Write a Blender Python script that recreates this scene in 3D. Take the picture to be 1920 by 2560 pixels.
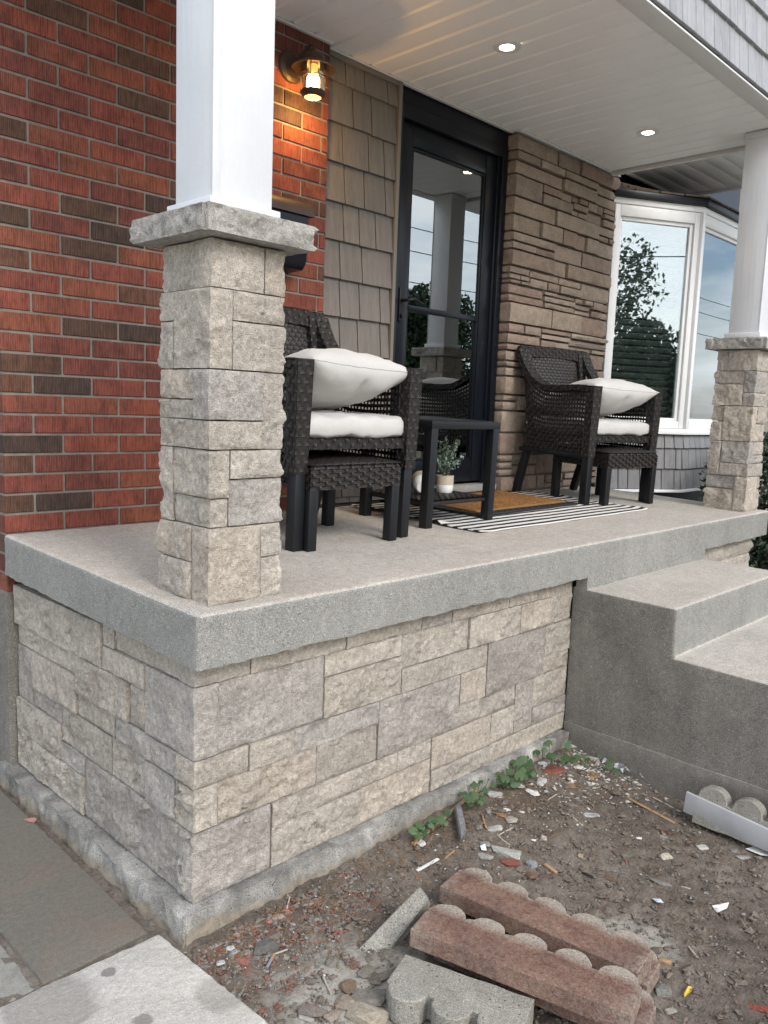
import bpy, bmesh, math, random
from mathutils import Vector, Matrix, noise
random.seed(7)
for o in list(bpy.data.objects): bpy.data.objects.remove(o)
S = bpy.context.scene
COL = S.collection
PI = math.pi
# ------------------------------------------------------------------ camera
CF, YAW, PITCH, ROLL = 2017.43, -0.80126, -0.13027, 0.03712
CAM = Vector((-1.06016, -1.64059, 0.52095))
def cam_axes():
    cy, sy, cp, sp = math.cos(YAW), math.sin(YAW), math.cos(PITCH), math.sin(PITCH)
    f = Vector((-sy*cp, cy*cp, sp)); r = Vector((cy, sy, 0)); u = r.cross(f)
    c, s = math.cos(ROLL), math.sin(ROLL)
    return r*c + u*s, u*c - r*s, f
CR, CU, CFW = cam_axes()
cam = bpy.data.cameras.new('camera'); cam.sensor_fit = 'VERTICAL'; cam.sensor_height = 36
cam.lens = 36*CF/2560; cam.clip_start = .05; cam.clip_end = 3000
camo = bpy.data.objects.new('camera', cam); COL.objects.link(camo)
m3 = Matrix((CR, CU, -CFW)).transposed()
camo.matrix_world = Matrix.Translation(CAM) @ m3.to_4x4()
S.camera = camo
S.render.resolution_x, S.render.resolution_y = 768, 1024
# ------------------------------------------------------------------ world, sun, exposure
SUN_DIR = Vector((-0.10, -0.80, 0.62)).normalized()      # towards the sun, veiled by cloud
W = bpy.data.worlds.new('World'); S.world = W; W.use_nodes = True
wn, wl = W.node_tree.nodes, W.node_tree.links
bg = wn['Background']; bg.inputs['Strength'].default_value = 0.135
sky = wn.new('ShaderNodeTexSky'); sky.sky_type = 'NISHITA'; sky.sun_disc = False
sky.sun_elevation = math.asin(SUN_DIR.z); sky.sun_rotation = math.atan2(SUN_DIR.x, SUN_DIR.y)
sky.air_density = 1.0; sky.dust_density = 1.5; sky.ozone_density = 1.0
tc = wn.new('ShaderNodeTexCoord')
mp = wn.new('ShaderNodeMapping'); mp.inputs['Scale'].default_value = (1.5, 1.5, 4.5)
cn = wn.new('ShaderNodeTexNoise'); cn.inputs['Scale'].default_value = 1.7; cn.inputs['Detail'].default_value = 7; cn.inputs['Roughness'].default_value = .58
cr = wn.new('ShaderNodeValToRGB'); cr.color_ramp.elements[0].position = .40; cr.color_ramp.elements[1].position = .64
mx = wn.new('ShaderNodeMix'); mx.data_type = 'RGBA'; mx.inputs[7].default_value = (9.0, 9.1, 9.3, 1)
wl.new(tc.outputs['Generated'], mp.inputs['Vector']); wl.new(mp.outputs[0], cn.inputs['Vector'])
wl.new(cn.outputs['Fac'], cr.inputs['Fac']); wl.new(cr.outputs['Color'], mx.inputs[0])
wl.new(sky.outputs[0], mx.inputs[6]); wl.new(mx.outputs[2], bg.inputs['Color'])
sun = bpy.data.lights.new('sun', 'SUN'); sun.energy = 1.1; sun.angle = math.radians(22); sun.color = (1, .97, .93)
suno = bpy.data.objects.new('sun', sun); COL.objects.link(suno)
suno.rotation_euler = SUN_DIR.to_track_quat('Z', 'Y').to_euler(); suno.location = SUN_DIR*40
vs = S.view_settings; vs.view_transform = 'Standard'; vs.look = 'None'; vs.exposure = 0.92; vs.gamma = 1; vs.use_curve_mapping = False
# ------------------------------------------------------------------ pixel helpers (source photo px 1920x2560)
def ray(u, v): return CFW + CR*((u-960)/CF) - CU*((v-1280)/CF)
def onplane(u, v, ax, val):
    d = ray(u, v); return CAM + d*((val-CAM[ax])/d[ax])
# ------------------------------------------------------------------ fixed dimensions from the photograph
K = 0.0282                    # slope of the porch slab towards the front
D = 1.212; SID = 1.2555; H = 2.091; WR = 3.86; SLAB = .14
SB = .065                     # set-back of the stone veneer under the slab
SBX = .032                    # set-back on the left flank
ZB = -.80                     # bottom of veneer = top of footing
XS, XS2 = 1.835, 2.984        # stair flanks
def fz(y): return K*y
def dirt_z(x, y):
    t = min(max(-y, 0), .55)
    z = -.862 - .13*t - .012*max(-y-.55, 0)
    z -= .02*(1-min(max(x/.7, 0), 1))
    z += .010*noise.noise(Vector((x*3.1, y*3.1, 0))) + .004*noise.noise(Vector((x*11, y*11, 3)))
    return z
def on_dirt(u, v):
    d = ray(u, v); z = -.88
    for i in range(8):
        p = CAM + d*((z-CAM.z)/d.z); z = dirt_z(p.x, p.y)
    return p
# ------------------------------------------------------------------ object helpers
def link(o, parent=None):
    COL.objects.link(o)
    if parent: o.parent = parent
    return o
def tag(o, label=None, cat=None, group=None, kind=None):
    if label: o['label'] = label
    if cat: o['category'] = cat
    if group: o['group'] = group
    if kind: o['kind'] = kind
    return o
def thing(name, label, cat, loc=(0, 0, 0), rz=0, group=None, rx=0):
    o = bpy.data.objects.new(name, None); o.empty_display_size = .05; link(o)
    o.location = loc; o.rotation_euler = (rx, 0, rz)
    return tag(o, label, cat, group)
def mobj(name, me, mat, parent=None, loc=None, rot=None, color=None):
    o = bpy.data.objects.new(name, me); link(o, parent)
    if mat and not me.materials: me.materials.append(mat)
    if loc is not None: o.location = loc
    if rot is not None: o.rotation_euler = rot
    if color: o.color = (*color, 1)
    return o
def bm_obj(name, bm, mat, parent=None, loc=None, rot=None, color=None, smooth=False, sharp=None):
    me = bpy.data.meshes.new(name); bm.normal_update(); bm.to_mesh(me); bm.free()
    if smooth: me.polygons.foreach_set('use_smooth', [True]*len(me.polygons))
    if smooth and sharp: me.set_sharp_from_angle(angle=math.radians(sharp))
    return mobj(name, me, mat, parent, loc, rot, color)
def data_obj(name, vs_, fs, mat, parent=None, loc=None, rot=None, color=None, smooth=False, sharp=None):
    me = bpy.data.meshes.new(name); me.from_pydata(vs_, [], fs); me.update()
    if smooth: me.polygons.foreach_set('use_smooth', [True]*len(me.polygons))
    if smooth and sharp: me.set_sharp_from_angle(angle=math.radians(sharp))
    return mobj(name, me, mat, parent, loc, rot, color)
def copy_tree(o, parent=None):
    c = o.copy(); COL.objects.link(c); c.parent = parent
    for ch in list(o.children): copy_tree(ch, c)
    return c
def add_box(bm, x0, x1, y0, y1, z0, z1, bev=0, seg=2, mat=None):
    r = bmesh.ops.create_cube(bm, size=1)
    vv = r['verts']
    for v in vv: v.co = Vector((x0+(v.co.x+.5)*(x1-x0), y0+(v.co.y+.5)*(y1-y0), z0+(v.co.z+.5)*(z1-z0)))
    if bev: bmesh.ops.bevel(bm, geom=list({e for v in vv for e in v.link_edges}), offset=bev, segments=seg, affect='EDGES', profile=.5)
    if mat is not None:
        for v in vv: v.co = mat @ v.co
    return vv
def box(name, b, mat, parent=None, bev=0, seg=2, smooth=True, **kw):
    bm = bmesh.new(); add_box(bm, *b, bev=bev, seg=seg)
    return bm_obj(name, bm, mat, parent, smooth=smooth and bev > 0, sharp=40, **kw)
def add_bar(bm, a, b, w, h, up=Vector((0, 0, 1))):
    a, b = Vector(a), Vector(b); d = (b-a).normalized(); s = d.cross(up)
    if s.length < 1e-4: s = d.cross(Vector((1, 0, 0)))
    s.normalize(); t = s.cross(d).normalized()
    vv = [bm.verts.new(p + s*(i*w/2) + t*(j*h/2)) for p in (a, b) for i, j in ((-1, -1), (1, -1), (1, 1), (-1, 1))]
    for f in ((0, 1, 2, 3), (7, 6, 5, 4), (0, 4, 5, 1), (1, 5, 6, 2), (2, 6, 7, 3), (3, 7, 4, 0)): bm.faces.new([vv[i] for i in f])
    return vv
def bar(name, a, b, w, h, mat, parent=None, bev=.002, **kw):
    bm = bmesh.new(); add_bar(bm, a, b, w, h)
    bmesh.ops.recalc_face_normals(bm, faces=bm.faces[:])
    if bev: bmesh.ops.bevel(bm, geom=bm.edges[:], offset=bev, segments=2, affect='EDGES', profile=.5)
    return bm_obj(name, bm, mat, parent, smooth=True, sharp=40, **kw)
def tube_data(path, r, n=8, closed=False):
    vs_, fs = [], []; path = [Vector(p) for p in path]; m = len(path); prev = None
    for i, p in enumerate(path):
        a = path[(i-1) % m] if (closed or i > 0) else p; b = path[(i+1) % m] if (closed or i < m-1) else p
        d = (b-a).normalized()
        if prev is None: s = d.orthogonal().normalized()
        else: s = (prev - d*prev.dot(d)).normalized()
        prev = s; t = d.cross(s); rr = r[i] if isinstance(r, (list, tuple)) else r
        for k in range(n):
            a_ = 2*PI*k/n; vs_.append(p + (s*math.cos(a_)+t*math.sin(a_))*rr)
    for i in range(m if closed else m-1):
        for k in range(n):
            a_, b_ = i*n+k, i*n+(k+1) % n; c_, d_ = ((i+1) % m)*n+(k+1) % n, ((i+1) % m)*n+k
            fs.append((a_, b_, c_, d_))
    if not closed: fs.append(tuple(range(n-1, -1, -1))); fs.append(tuple(range((m-1)*n, m*n)))
    return vs_, fs
def tube(name, path, r, mat, parent=None, n=8, closed=False, **kw):
    v, f = tube_data(path, r, n, closed); return data_obj(name, v, f, mat, parent, smooth=True, sharp=50, **kw)
def lathe(name, prof, mat, parent=None, n=28, loc=None, rot=None, **kw):
    vs_, fs = [], []
    for r, z in prof:
        for k in range(n): vs_.append((r*math.cos(2*PI*k/n), r*math.sin(2*PI*k/n), z))
    for i in range(len(prof)-1):
        for k in range(n): fs.append((i*n+k, i*n+(k+1) % n, (i+1)*n+(k+1) % n, (i+1)*n+k))
    return data_obj(name, vs_, fs, mat, parent, loc=loc, rot=rot, smooth=True, sharp=40, **kw)
# ------------------------------------------------------------------ material helpers
class G:
    def __init__(s, name):
        s.m = bpy.data.materials.new(name); s.m.use_nodes = True; s.nt = s.m.node_tree
        s.b = s.nt.nodes['Principled BSDF']; s._obj = None
    def N(s, t, ins=None, **at):
        n = s.nt.nodes.new('ShaderNode'+t)
        for k, v in at.items(): setattr(n, k, v)
        for k, v in (ins or {}).items(): s.set(n.inputs[k], v)
        return n
    def set(s, sock, v):
        if isinstance(v, bpy.types.NodeSocket): s.nt.links.new(v, sock)
        else: sock.default_value = v
    def coord(s, kind='Object', rnd=True):
        c = s.N('TexCoord').outputs[kind]
        if not rnd: return c
        oi = s.N('ObjectInfo'); mu = s.N('Math', {0: oi.outputs['Random'], 1: 53.0}, operation='MULTIPLY')
        return s.N('VectorMath', {0: c, 1: mu.outputs[0]}, operation='ADD').outputs[0]
    def tint(s): return s.N('ObjectInfo').outputs['Color']
    def noise(s, vec, scale, detail=4, rough=.55, dist=0):
        return s.N('TexNoise', {'Vector': vec, 'Scale': scale, 'Detail': detail, 'Roughness': rough, 'Distortion': dist}).outputs['Fac']
    def vor(s, vec, scale, out='Distance', **at):
        return s.N('TexVoronoi', {'Vector': vec, 'Scale': scale}, **at).outputs[out]
    def ramp(s, fac, stops):
        r = s.N('ValToRGB'); e = r.color_ramp.elements
        while len(e) < len(stops): e.new(.5)
        for i, (p, c) in enumerate(stops):
            e[i].position = p; e[i].color = (c, c, c, 1) if isinstance(c, (int, float)) else (*c, 1)
        s.set(r.inputs['Fac'], fac); return r.outputs['Color']
    def mix(s, f, a, b, mode='MIX'):
        n = s.N('Mix', data_type='RGBA', blend_type=mode)
        for i, v in ((0, f), (6, a), (7, b)):
            if isinstance(v, tuple) and len(v) == 3: v = (*v, 1)
            s.set(n.inputs[i], v)
        return n.outputs[2]
    def mul(s, a, b): return s.mix(1.0, a, b, 'MULTIPLY')
    def math(s, op, a, b=0.0, clamp=False):
        n = s.N('Math', operation=op, use_clamp=clamp); s.set(n.inputs[0], a); s.set(n.inputs[1], b); return n.outputs[0]
    def bump(s, h, strength=.5, dist=.005, nrm=None):
        n = s.N('Bump', {'Strength': strength, 'Distance': dist, 'Height': h})
        if nrm is not None: s.set(n.inputs['Normal'], nrm)
        return n.outputs[0]
    def out(s, color=None, rough=None, nrm=None, **kw):
        if color is not None: s.set(s.b.inputs['Base Color'], (*color, 1) if isinstance(color, tuple) and len(color) == 3 else color)
        if rough is not None: s.set(s.b.inputs['Roughness'], rough)
        if nrm is not None: s.set(s.b.inputs['Normal'], nrm)
        for k, v in kw.items(): s.set(s.b.inputs[k.replace('_', ' ')], v)
        return s.m
def plain(name, col, rough=.5, bump=0, bscale=80, var=.12, vscale=12, rv=.08, **kw):
    g = G(name); c = g.coord(); n = g.noise(c, vscale, 5)
    colr = g.mul(col if not isinstance(col, tuple) else (*col, 1), g.ramp(n, [(.3, 1-var), (.7, 1+var)]))
    nr = g.bump(g.noise(c, bscale, 4, .6), bump, .002) if bump else None
    rr = g.ramp(g.noise(c, vscale*2, 3), [(.3, max(rough-rv, 0)), (.7, min(rough+rv, 1))])
    return g.out(colr, rr, nr, **kw)
def rocky(name, var=.2, fine=.25, s1=6, s2=50, s3=240, bstr=.6, rough=.9, streak=False, spots=None, bd=.006):
    g = G(name); c = g.coord()
    n1 = g.noise(c, s1, 5, .6, .6); n2 = g.noise(c, s2, 6, .65, .3); n3 = g.noise(c, s3, 3, .6)
    col = g.mul(g.tint(), g.ramp(n1, [(.28, 1-var), (.5, 1.0), (.74, 1+var)]))
    col = g.mul(col, g.ramp(n2, [(.3, 1-fine), (.52, 1.0), (.72, 1+fine)]))
    col = g.mul(col, g.ramp(n3, [(.34, .72), (.66, 1.22)]))
    if spots: col = g.mix(g.ramp(g.noise(c, 9, 6, .7, 1.2), [(.62, 0), (.76, .55)]), col, spots)
    h = g.math('ADD', g.math('MULTIPLY', n2, 1.0), g.math('MULTIPLY', n3, .75))
    return g.out(col, rough, g.bump(h, bstr, bd), Specular_IOR_Level=.25)
M_STONE = rocky('split_stone', .20, .32, 7, 75, 330, .9, spots=(.54, .53, .50), bd=.010)
M_LEDGE = rocky('ledge_stone', .18, .16, 9, 40, 200, .45)
M_RUBBLE = rocky('rubble', .25, .3, 20, 120, 500, .6)
M_MORTAR = plain('mortar', (.20, .18, .155), .95, .8, 160, .2, 30)
M_DARKJOINT = plain('dark_joint', (.10, .095, .09), .95, .6, 120)
def concrete(name, base, speck=.5, pit=.6, warm=(1, 1, 1), stain=.18, bs=.55, earth=False):
    g = G(name); c = g.coord(rnd=False)
    n1 = g.noise(c, 2.3, 6, .6, .4); n2 = g.noise(c, 38, 6, .7); n3 = g.noise(c, 300, 3, .6)
    col = g.mul((*base, 1), g.ramp(n1, [(.3, 1-stain), (.7, 1+stain)]))
    col = g.mul(col, g.ramp(n2, [(.32, .86), (.68, 1.12)]))
    col = g.mul(col, g.ramp(n3, [(.35, .62), (.65, 1.34)]))
    cd_ = g.N('VectorMath', {0: c, 1: g.N('VectorMath', {0: g.N('TexNoise', {'Vector': c, 'Scale': 90.0}).outputs['Color'], 1: (.012, .012, .012)}, operation='MULTIPLY').outputs[0]}, operation='ADD').outputs[0]
    v1 = g.vor(cd_, 150, 'Distance', feature='F1'); vc = g.vor(cd_, 150, 'Color', feature='F1')
    sel = g.ramp(vc, [(.45, 0), (.95, 1)])
    dr_ = g.noise(g.N('Mapping', {'Vector': c, 'Scale': (1, 1, .22)}).outputs[0], 9, 6, .65, .5); col = g.mul(col, g.ramp(dr_, [(.34, 1-stain), (.6, 1.0), (.75, 1+stain*.4)]))
    col = g.mix(g.math('MULTIPLY', g.math('MULTIPLY', g.ramp(v1, [(.18, 1), (.34, 0)]), sel), speck), col, (.62, .6, .56))
    v2 = g.vor(c, 75, 'Distance', feature='F1'); vc2 = g.vor(c, 75, 'Color', feature='F1')
    p2 = g.math('MULTIPLY', g.ramp(v2, [(.10, 1), (.22, 0)]), g.ramp(vc2, [(.66, 0), (.70, 1)]))
    col = g.mix(g.math('MULTIPLY', p2, pit), col, (.09, .085, .08))
    if earth:
        zz_ = g.N('SeparateXYZ', {0: c}).outputs[2]; zz_ = g.math('ADD', zz_, g.math('MULTIPLY', g.math('SUBTRACT', g.noise(c, 7, 6, .65, .6), .5), .12))
        col = g.mix(g.ramp(g.math('ADD', zz_, 1.0), [(.140, .85), (.160, 0)]), col, g.mul((.25, .21, .16, 1), g.ramp(n2, [(.3, .7), (.7, 1.3)])))
    h = g.math('SUBTRACT', g.math('ADD', n2, g.math('MULTIPLY', n3, .6)), g.math('MULTIPLY', p2, .9))
    return g.out(col, .92, g.bump(h, bs, .004), Specular_IOR_Level=.25)
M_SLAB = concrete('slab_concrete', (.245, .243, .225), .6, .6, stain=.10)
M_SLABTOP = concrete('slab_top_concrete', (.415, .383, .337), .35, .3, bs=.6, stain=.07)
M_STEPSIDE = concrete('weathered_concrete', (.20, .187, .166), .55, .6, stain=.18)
M_TOE = concrete('footing_concrete', (.33, .32, .295), .2, .6, stain=.5, bs=1.0, earth=True)
def brickmat():
    g = G('rug_face_brick'); c = g.coord(); c0 = g.coord(rnd=False)
    wv = g.N('TexWave', {'Vector': c0, 'Scale': 52.0, 'Distortion': 3.2, 'Detail': 3.0, 'Detail Scale': 1.5, 'Detail Roughness': .6}, wave_type='BANDS', bands_direction='X').outputs['Fac']
    mp_ = g.N('Mapping', {'Vector': c, 'Scale': (1, 1, .12)}).outputs[0]
    st = g.noise(mp_, 160, 4, .65); n1 = g.noise(c, 14, 5, .6, .5); n2 = g.noise(c, 90, 5, .7)
    col = g.mix(g.ramp(n1, [(.42, 0), (.68, .75)]), g.tint(), g.mul(g.tint(), (.52, .60, .62)))
    col = g.mul(col, g.ramp(st, [(.32, .62), (.5, 1), (.7, 1.25)]))
    col = g.mul(col, g.ramp(wv, [(.15, .66), (.55, 1.05), (1, 1.1)]))
    col = g.mix(g.ramp(n2, [(.66, 0), (.82, .35)]), col, (.42, .34, .28))
    h = g.math('ADD', g.math('MULTIPLY', wv, .5), g.math('ADD', st, g.math('MULTIPLY', n2, .4)))
    return g.out(col, .88, g.bump(h, .7, .003), Specular_IOR_Level=.25)
M_BRICK = brickmat()
def whitepaint():
    g = G('white_paint'); c = g.coord(); n = g.noise(c, 60, 5, .6); n2 = g.noise(c, 5, 3)
    mp_ = g.N('Mapping', {'Vector': c, 'Scale': (1, 1, .06)}).outputs[0]
    col = g.mul((.62, .63, .645, 1), g.ramp(n2, [(.3, .94), (.7, 1.03)]))
    h = g.math('ADD', g.math('MULTIPLY', n, .5), g.noise(mp_, 55, 4))
    return g.out(col, .42, g.bump(h, .45, .004))
M_WHITE = whitepaint()
def vinyl(name, col, rough=.42, grain=0, var=.05):
    g = G(name); c = g.coord(); n = g.noise(c, 4, 3)
    colr = g.mul((*col, 1) if isinstance(col, tuple) else col, g.ramp(n, [(.3, 1-var), (.7, 1+var)])); nr = None
    if grain:
        mp_ = g.N('Mapping', {'Vector': c, 'Scale': (1, 1, .045)}).outputs[0]
        gn = g.noise(mp_, 150, 5, .7, .3); gn2 = g.noise(mp_, 30, 4, .6)
        colr = g.mul(colr, g.ramp(gn, [(.3, 1-grain), (.7, 1+grain)])); colr = g.mul(colr, g.ramp(gn2, [(.3, 1-grain*.6), (.7, 1+grain*.6)]))
        nr = g.bump(g.math('ADD', gn, gn2), .5, .003)
    return g.out(colr, rough, nr)
M_SOFFIT = vinyl('soffit_vinyl', (.84, .84, .825), .38, var=.02)
g_ = G('shake_siding')
M_SHAKE = None
def shakemat():
    g = G('shake_vinyl'); c = g.coord(); t = g.tint()
    mp_ = g.N('Mapping', {'Vector': c, 'Scale': (1, 1, .045)}).outputs[0]
    gn = g.noise(mp_, 150, 5, .7, .3); gn2 = g.noise(mp_, 34, 4, .6)
    col = g.mul(t, g.ramp(gn, [(.3, .80), (.7, 1.18)])); col = g.mul(col, g.ramp(gn2, [(.3, .85), (.7, 1.12)]))
    return g.out(col, .55, g.bump(g.math('ADD', gn, gn2), .55, .003))
bpy.data.materials.remove(g_.m); M_SHAKE = shakemat()
M_BLACK = plain('black_metal', (.007, .008, .010), .5, 0, var=.05, rv=.03, Specular_IOR_Level=.35)
M_FRAME = plain('black_door_paint', (.005, .007, .011), .32, 0, 200, var=.02, rv=.01, Specular_IOR_Level=.28)
M_WICKER = plain('dark_wicker', (.017, .0135, .012), .46, .5, 260, .35, 90, Specular_IOR_Level=.5)
M_WICKCORE = plain('wicker_core', (.008, .007, .006), .8)
def fabric(name, col):
    g = G(name); c = g.coord(rnd=False); n = g.noise(c, 7, 4); w = g.noise(c, 420, 2); 
    colr = g.mul((*col, 1), g.ramp(n, [(.3, .95), (.7, 1.03)])); colr = g.mul(colr, g.ramp(w, [(.3, .92), (.7, 1.05)]))
    h = g.math('ADD', g.math('MULTIPLY', w, .25), g.noise(c, 16, 4, .5, .7))
    return g.out(colr, .9, g.bump(h, .35, .006), Sheen_Weight=.15)
M_FABRIC = fabric('cushion_fabric', (.50, .49, .47))
def glassmat(name, tintc, refl):
    g = G(name); nt = g.nt
    tr = g.N('BsdfTransparent', {'Color': (*tintc, 1)}); gl = g.N('BsdfGlossy', {'Roughness': .004, 'Color': (.90, .97, 1, 1)})
    c = g.coord(rnd=False); nb = g.bump(g.noise(c, 1.1, 0, .4), .04, .01); g.set(gl.inputs['Normal'], nb)
    fr = g.N('Fresnel', {'IOR': 1.55}).outputs[0]
    f = g.math('ADD', g.math('MULTIPLY', fr, 1.0), refl, clamp=True)
    ms = g.N('MixShader'); g.set(ms.inputs[0], f); nt.links.new(tr.outputs[0], ms.inputs[1]); nt.links.new(gl.outputs[0], ms.inputs[2])
    nt.links.new(ms.outputs[0], nt.nodes['Material Output'].inputs['Surface']); return g.m
M_GLASS = glassmat('window_glass', (.80, .84, .84), .19)
M_DGLASS = glassmat('door_glass', (.70, .74, .75), .24)
M_LGLASS = glassmat('lantern_glass', (.96, .92, .80), .03)
def emit(name, col, st):
    g = G(name); e = g.N('Emission', {'Color': (*col, 1), 'Strength': st})
    g.nt.links.new(e.outputs[0], g.nt.nodes['Material Output'].inputs['Surface']); return g.m
M_BULB = emit('warm_bulb', (1, .60, .20), 26); M_POT = emit('pot_lamp', (1, .80, .52), 14)
M_BRONZE = plain('bronze_metal', (.045, .028, .018), .45, .1, 200)
M_TRIM = plain('white_vinyl_frame', (.78, .79, .79), .35, var=.03)
M_INTERIOR = plain('dark_interior', (.02, .021, .022), .8)
M_INDOOR = plain('inner_door_paint', (.018, .020, .022), .45)
M_JAMB = plain('inner_jamb', (.36, .33, .28), .6)
M_BLIND = plain('blind_slat', (.66, .66, .64), .5, var=.03)
def rugmat():
    g = G('striped_rug'); c = g.coord(rnd=False); sx = g.N('SeparateXYZ', {0: c})
    n = g.noise(c, 30, 3); yy = g.math('ADD', sx.outputs[1], g.math('MULTIPLY', n, .004))
    f = g.math('FRACT', g.math('DIVIDE', yy, .056)); st = g.ramp(f, [(.5, 0), (.53, 1)])
    col = g.mix(st, (.70, .68, .63), (.014, .014, .016)); w = g.noise(c, 350, 2)
    col = g.mul(col, g.ramp(w, [(.3, .85), (.7, 1.1)]))
    return g.out(col, .95, g.bump(w, .4, .003))
M_RUG = rugmat()
def coirmat():
    g = G('coir'); c = g.coord(rnd=False); n = g.noise(c, 320, 4, .7); n2 = g.noise(c, 20, 4)
    col = g.ramp(n, [(.25, (.13, .055, .016)), (.5, (.30, .145, .045)), (.75, (.48, .27, .10))]); col = g.mul(col, g.ramp(n2, [(.3, .8), (.7, 1.15)]))
    return g.out(col, 1, g.bump(n, 1, .006))
M_COIR = coirmat(); M_RUBBER = plain('black_rubber', (.014, .015, .017), .6, .3, 120)
def dirtmat():
    g = G('bare_dirt'); c = g.coord(rnd=False)
    n1 = g.noise(c, 2.2, 6, .6, .5); n2 = g.noise(c, 22, 7, .7); n3 = g.noise(c, 140, 5, .7)
    col = g.ramp(n1, [(.3, (.105, .086, .069)), (.55, (.175, .148, .121)), (.75, (.245, .218, .186))])
    col = g.mul(col, g.ramp(n2, [(.3, .62), (.55, 1.0), (.75, 1.35)])); col = g.mul(col, g.ramp(n3, [(.3, .65), (.7, 1.35)]))
    for ctr, rad in (((.22, -.42, -.93), .30), ((.95, -.72, -.93), .15), ((.02, -.62, -.93), .26)):
        d = g.N('VectorMath', {0: c, 1: ctr}, operation='DISTANCE').outputs['Value']
        dd = g.math('ADD', g.math('DIVIDE', d, rad), g.math('MULTIPLY', g.math('SUBTRACT', n2, .5), 1.6))
        col = g.mix(g.ramp(dd, [(.45, .9), (.95, 0)]), col, g.mul((.36, .345, .30, 1), g.ramp(n3, [(.3, .8), (.7, 1.15)])))
    h = g.math('ADD', n2, g.math('MULTIPLY', n3, .5))
    return g.out(col, .95, g.bump(h, .9, .012), Specular_IOR_Level=.2)
M_DIRT = dirtmat()
def slatemat(name, base, warm, bs=.3, stains=()):
    g = G(name); c = g.coord(rnd=False); n1 = g.noise(c, 6, 6, .6, 1.2); n2 = g.noise(c, 60, 6, .7); n3 = g.noise(c, 260, 3)
    col = g.mix(g.ramp(n1, [(.42, 0), (.72, .55)]), base, warm); col = g.mul(col, g.ramp(n2, [(.3, .82), (.7, 1.16)])); col = g.mul(col, g.ramp(n3, [(.34, .78), (.66, 1.18)]))
    if stains:
        wp = g.N('NewGeometry').outputs['Position']
        for ctr, rad, amt, sc_ in stains:
            d = g.N('VectorMath', {0: wp, 1: ctr}, operation='DISTANCE').outputs['Value']
            dd = g.math('ADD', g.math('DIVIDE', d, rad), g.math('MULTIPLY', g.math('SUBTRACT', n2 if rad < .03 else n1, .5), 1.1))
            col = g.mix(g.ramp(dd, [(.75, amt), (1.05, 0)]), col, sc_)
    return g.out(col, g.ramp(n1, [(.3, .55), (.7, .85)]), g.bump(g.math('ADD', n1, n2), bs, .006))
M_SLATE = slatemat('slate_paver', (.135, .125, .105), (.17, .12, .085)); M_PALEPAVER = slatemat('pale_paver', (.53, .50, .45), (.42, .39, .34), .8, [(onplane(271, 2431, 2, -.862), .020, .8, (.17, .16, .14)), (onplane(358, 2551, 2, -.862), .024, .75, (.18, .165, .14)), (onplane(120, 2530, 2, -.862), .12, .6, (.22, .205, .175)), (onplane(560, 2480, 2, -.862), .07, .5, (.22, .205, .175))])
M_GREYPAVER = slatemat('grey_paver', (.24, .235, .21), (.17, .16, .14))
def edgermat():
    g = G('red_edger'); c = g.coord(rnd=False); sx = g.N('SeparateXYZ', {0: c}); n1 = g.noise(g.coord(), 9, 5, .6, .5); n2 = g.noise(c, 240, 3, .7); n3 = g.noise(c, 60, 5, .7)
    red = g.ramp(n1, [(.3, (.120, .054, .039)), (.5, (.200, .090, .063)), (.75, (.32, .185, .125))])
    e = g.math('ADD', sx.outputs[1], g.math('MULTIPLY', g.math('SUBTRACT', n1, .5), .05))
    col = g.mix(g.ramp(g.noise(g.coord(), 26, 6, .75), [(.60, 0), (.82, .35)]), red, (.36, .30, .25)); red = col
    col = g.mix(g.ramp(e, [(.092, 0), (.128, .92)]), red, (.47, .42, .35)); col = g.mul(col, g.ramp(n2, [(.3, .58), (.7, 1.38)]))
    pt = g.N('NewGeometry').outputs['Pointiness']
    col = g.mix(g.math('MULTIPLY', g.ramp(pt, [(.52, 0), (.60, .8)]), g.ramp(n3, [(.35, .2), (.6, 1)])), col, (.42, .37, .31))
    col = g.mul(col, g.ramp(g.noise(g.coord(), 130, 5, .8), [(.30, .55), (.5, 1.0), (.75, 1.25)]))
    h = g.math('ADD', n2, n3); return g.out(col, .93, g.bump(h, 1.0, .006), Specular_IOR_Level=.2)
M_EDGER = edgermat(); M_GREDGER = concrete('grey_edger', (.33, .315, .275), .6, .7, bs=1.0)
M_PALEMETAL = plain('pale_trim', (.44, .45, .46), .45, .05, 60, .12, 9)
def leafmat(name, a, b, rough=.5):
    g = G(name); n = g.noise(g.coord(), 30, 3); r = g.N('ObjectInfo').outputs['Random']
    col = g.mix(g.math('ADD', g.math('MULTIPLY', n, .6), g.math('MULTIPLY', r, .4)), a, b)
    return g.out(col, rough, None, Transmission_Weight=0)
M_IVY = leafmat('ivy_leaf', (.020, .058, .026), (.075, .125, .040)); M_EUC = leafmat('eucalyptus_leaf', (.10, .17, .12), (.32, .40, .33)); M_HEDGE = leafmat('hedge_leaf', (.012, .028, .012), (.035, .065, .028)); M_TREE = leafmat('tree_leaf', (.022, .045, .018), (.06, .10, .035))
M_BARK = plain('bark', (.09, .065, .045), .9, .8, 60); M_STEM = plain('stem', (.07, .08, .03), .7)
M_WOOD = vinyl('wood_splinter', (.34, .21, .11), .8, .25); M_TWIG = vinyl('dry_twig', (.42, .37, .30), .8, .2)
M_POTW = plain('glazed_white', (.74, .74, .72), .3); M_POTB = vinyl('pot_beige', (.44, .38, .30), .7, .2)
M_ROOF = vinyl('roof_shingle', (.095, .072, .058), .95, .3); M_PLASTIC = None
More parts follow.
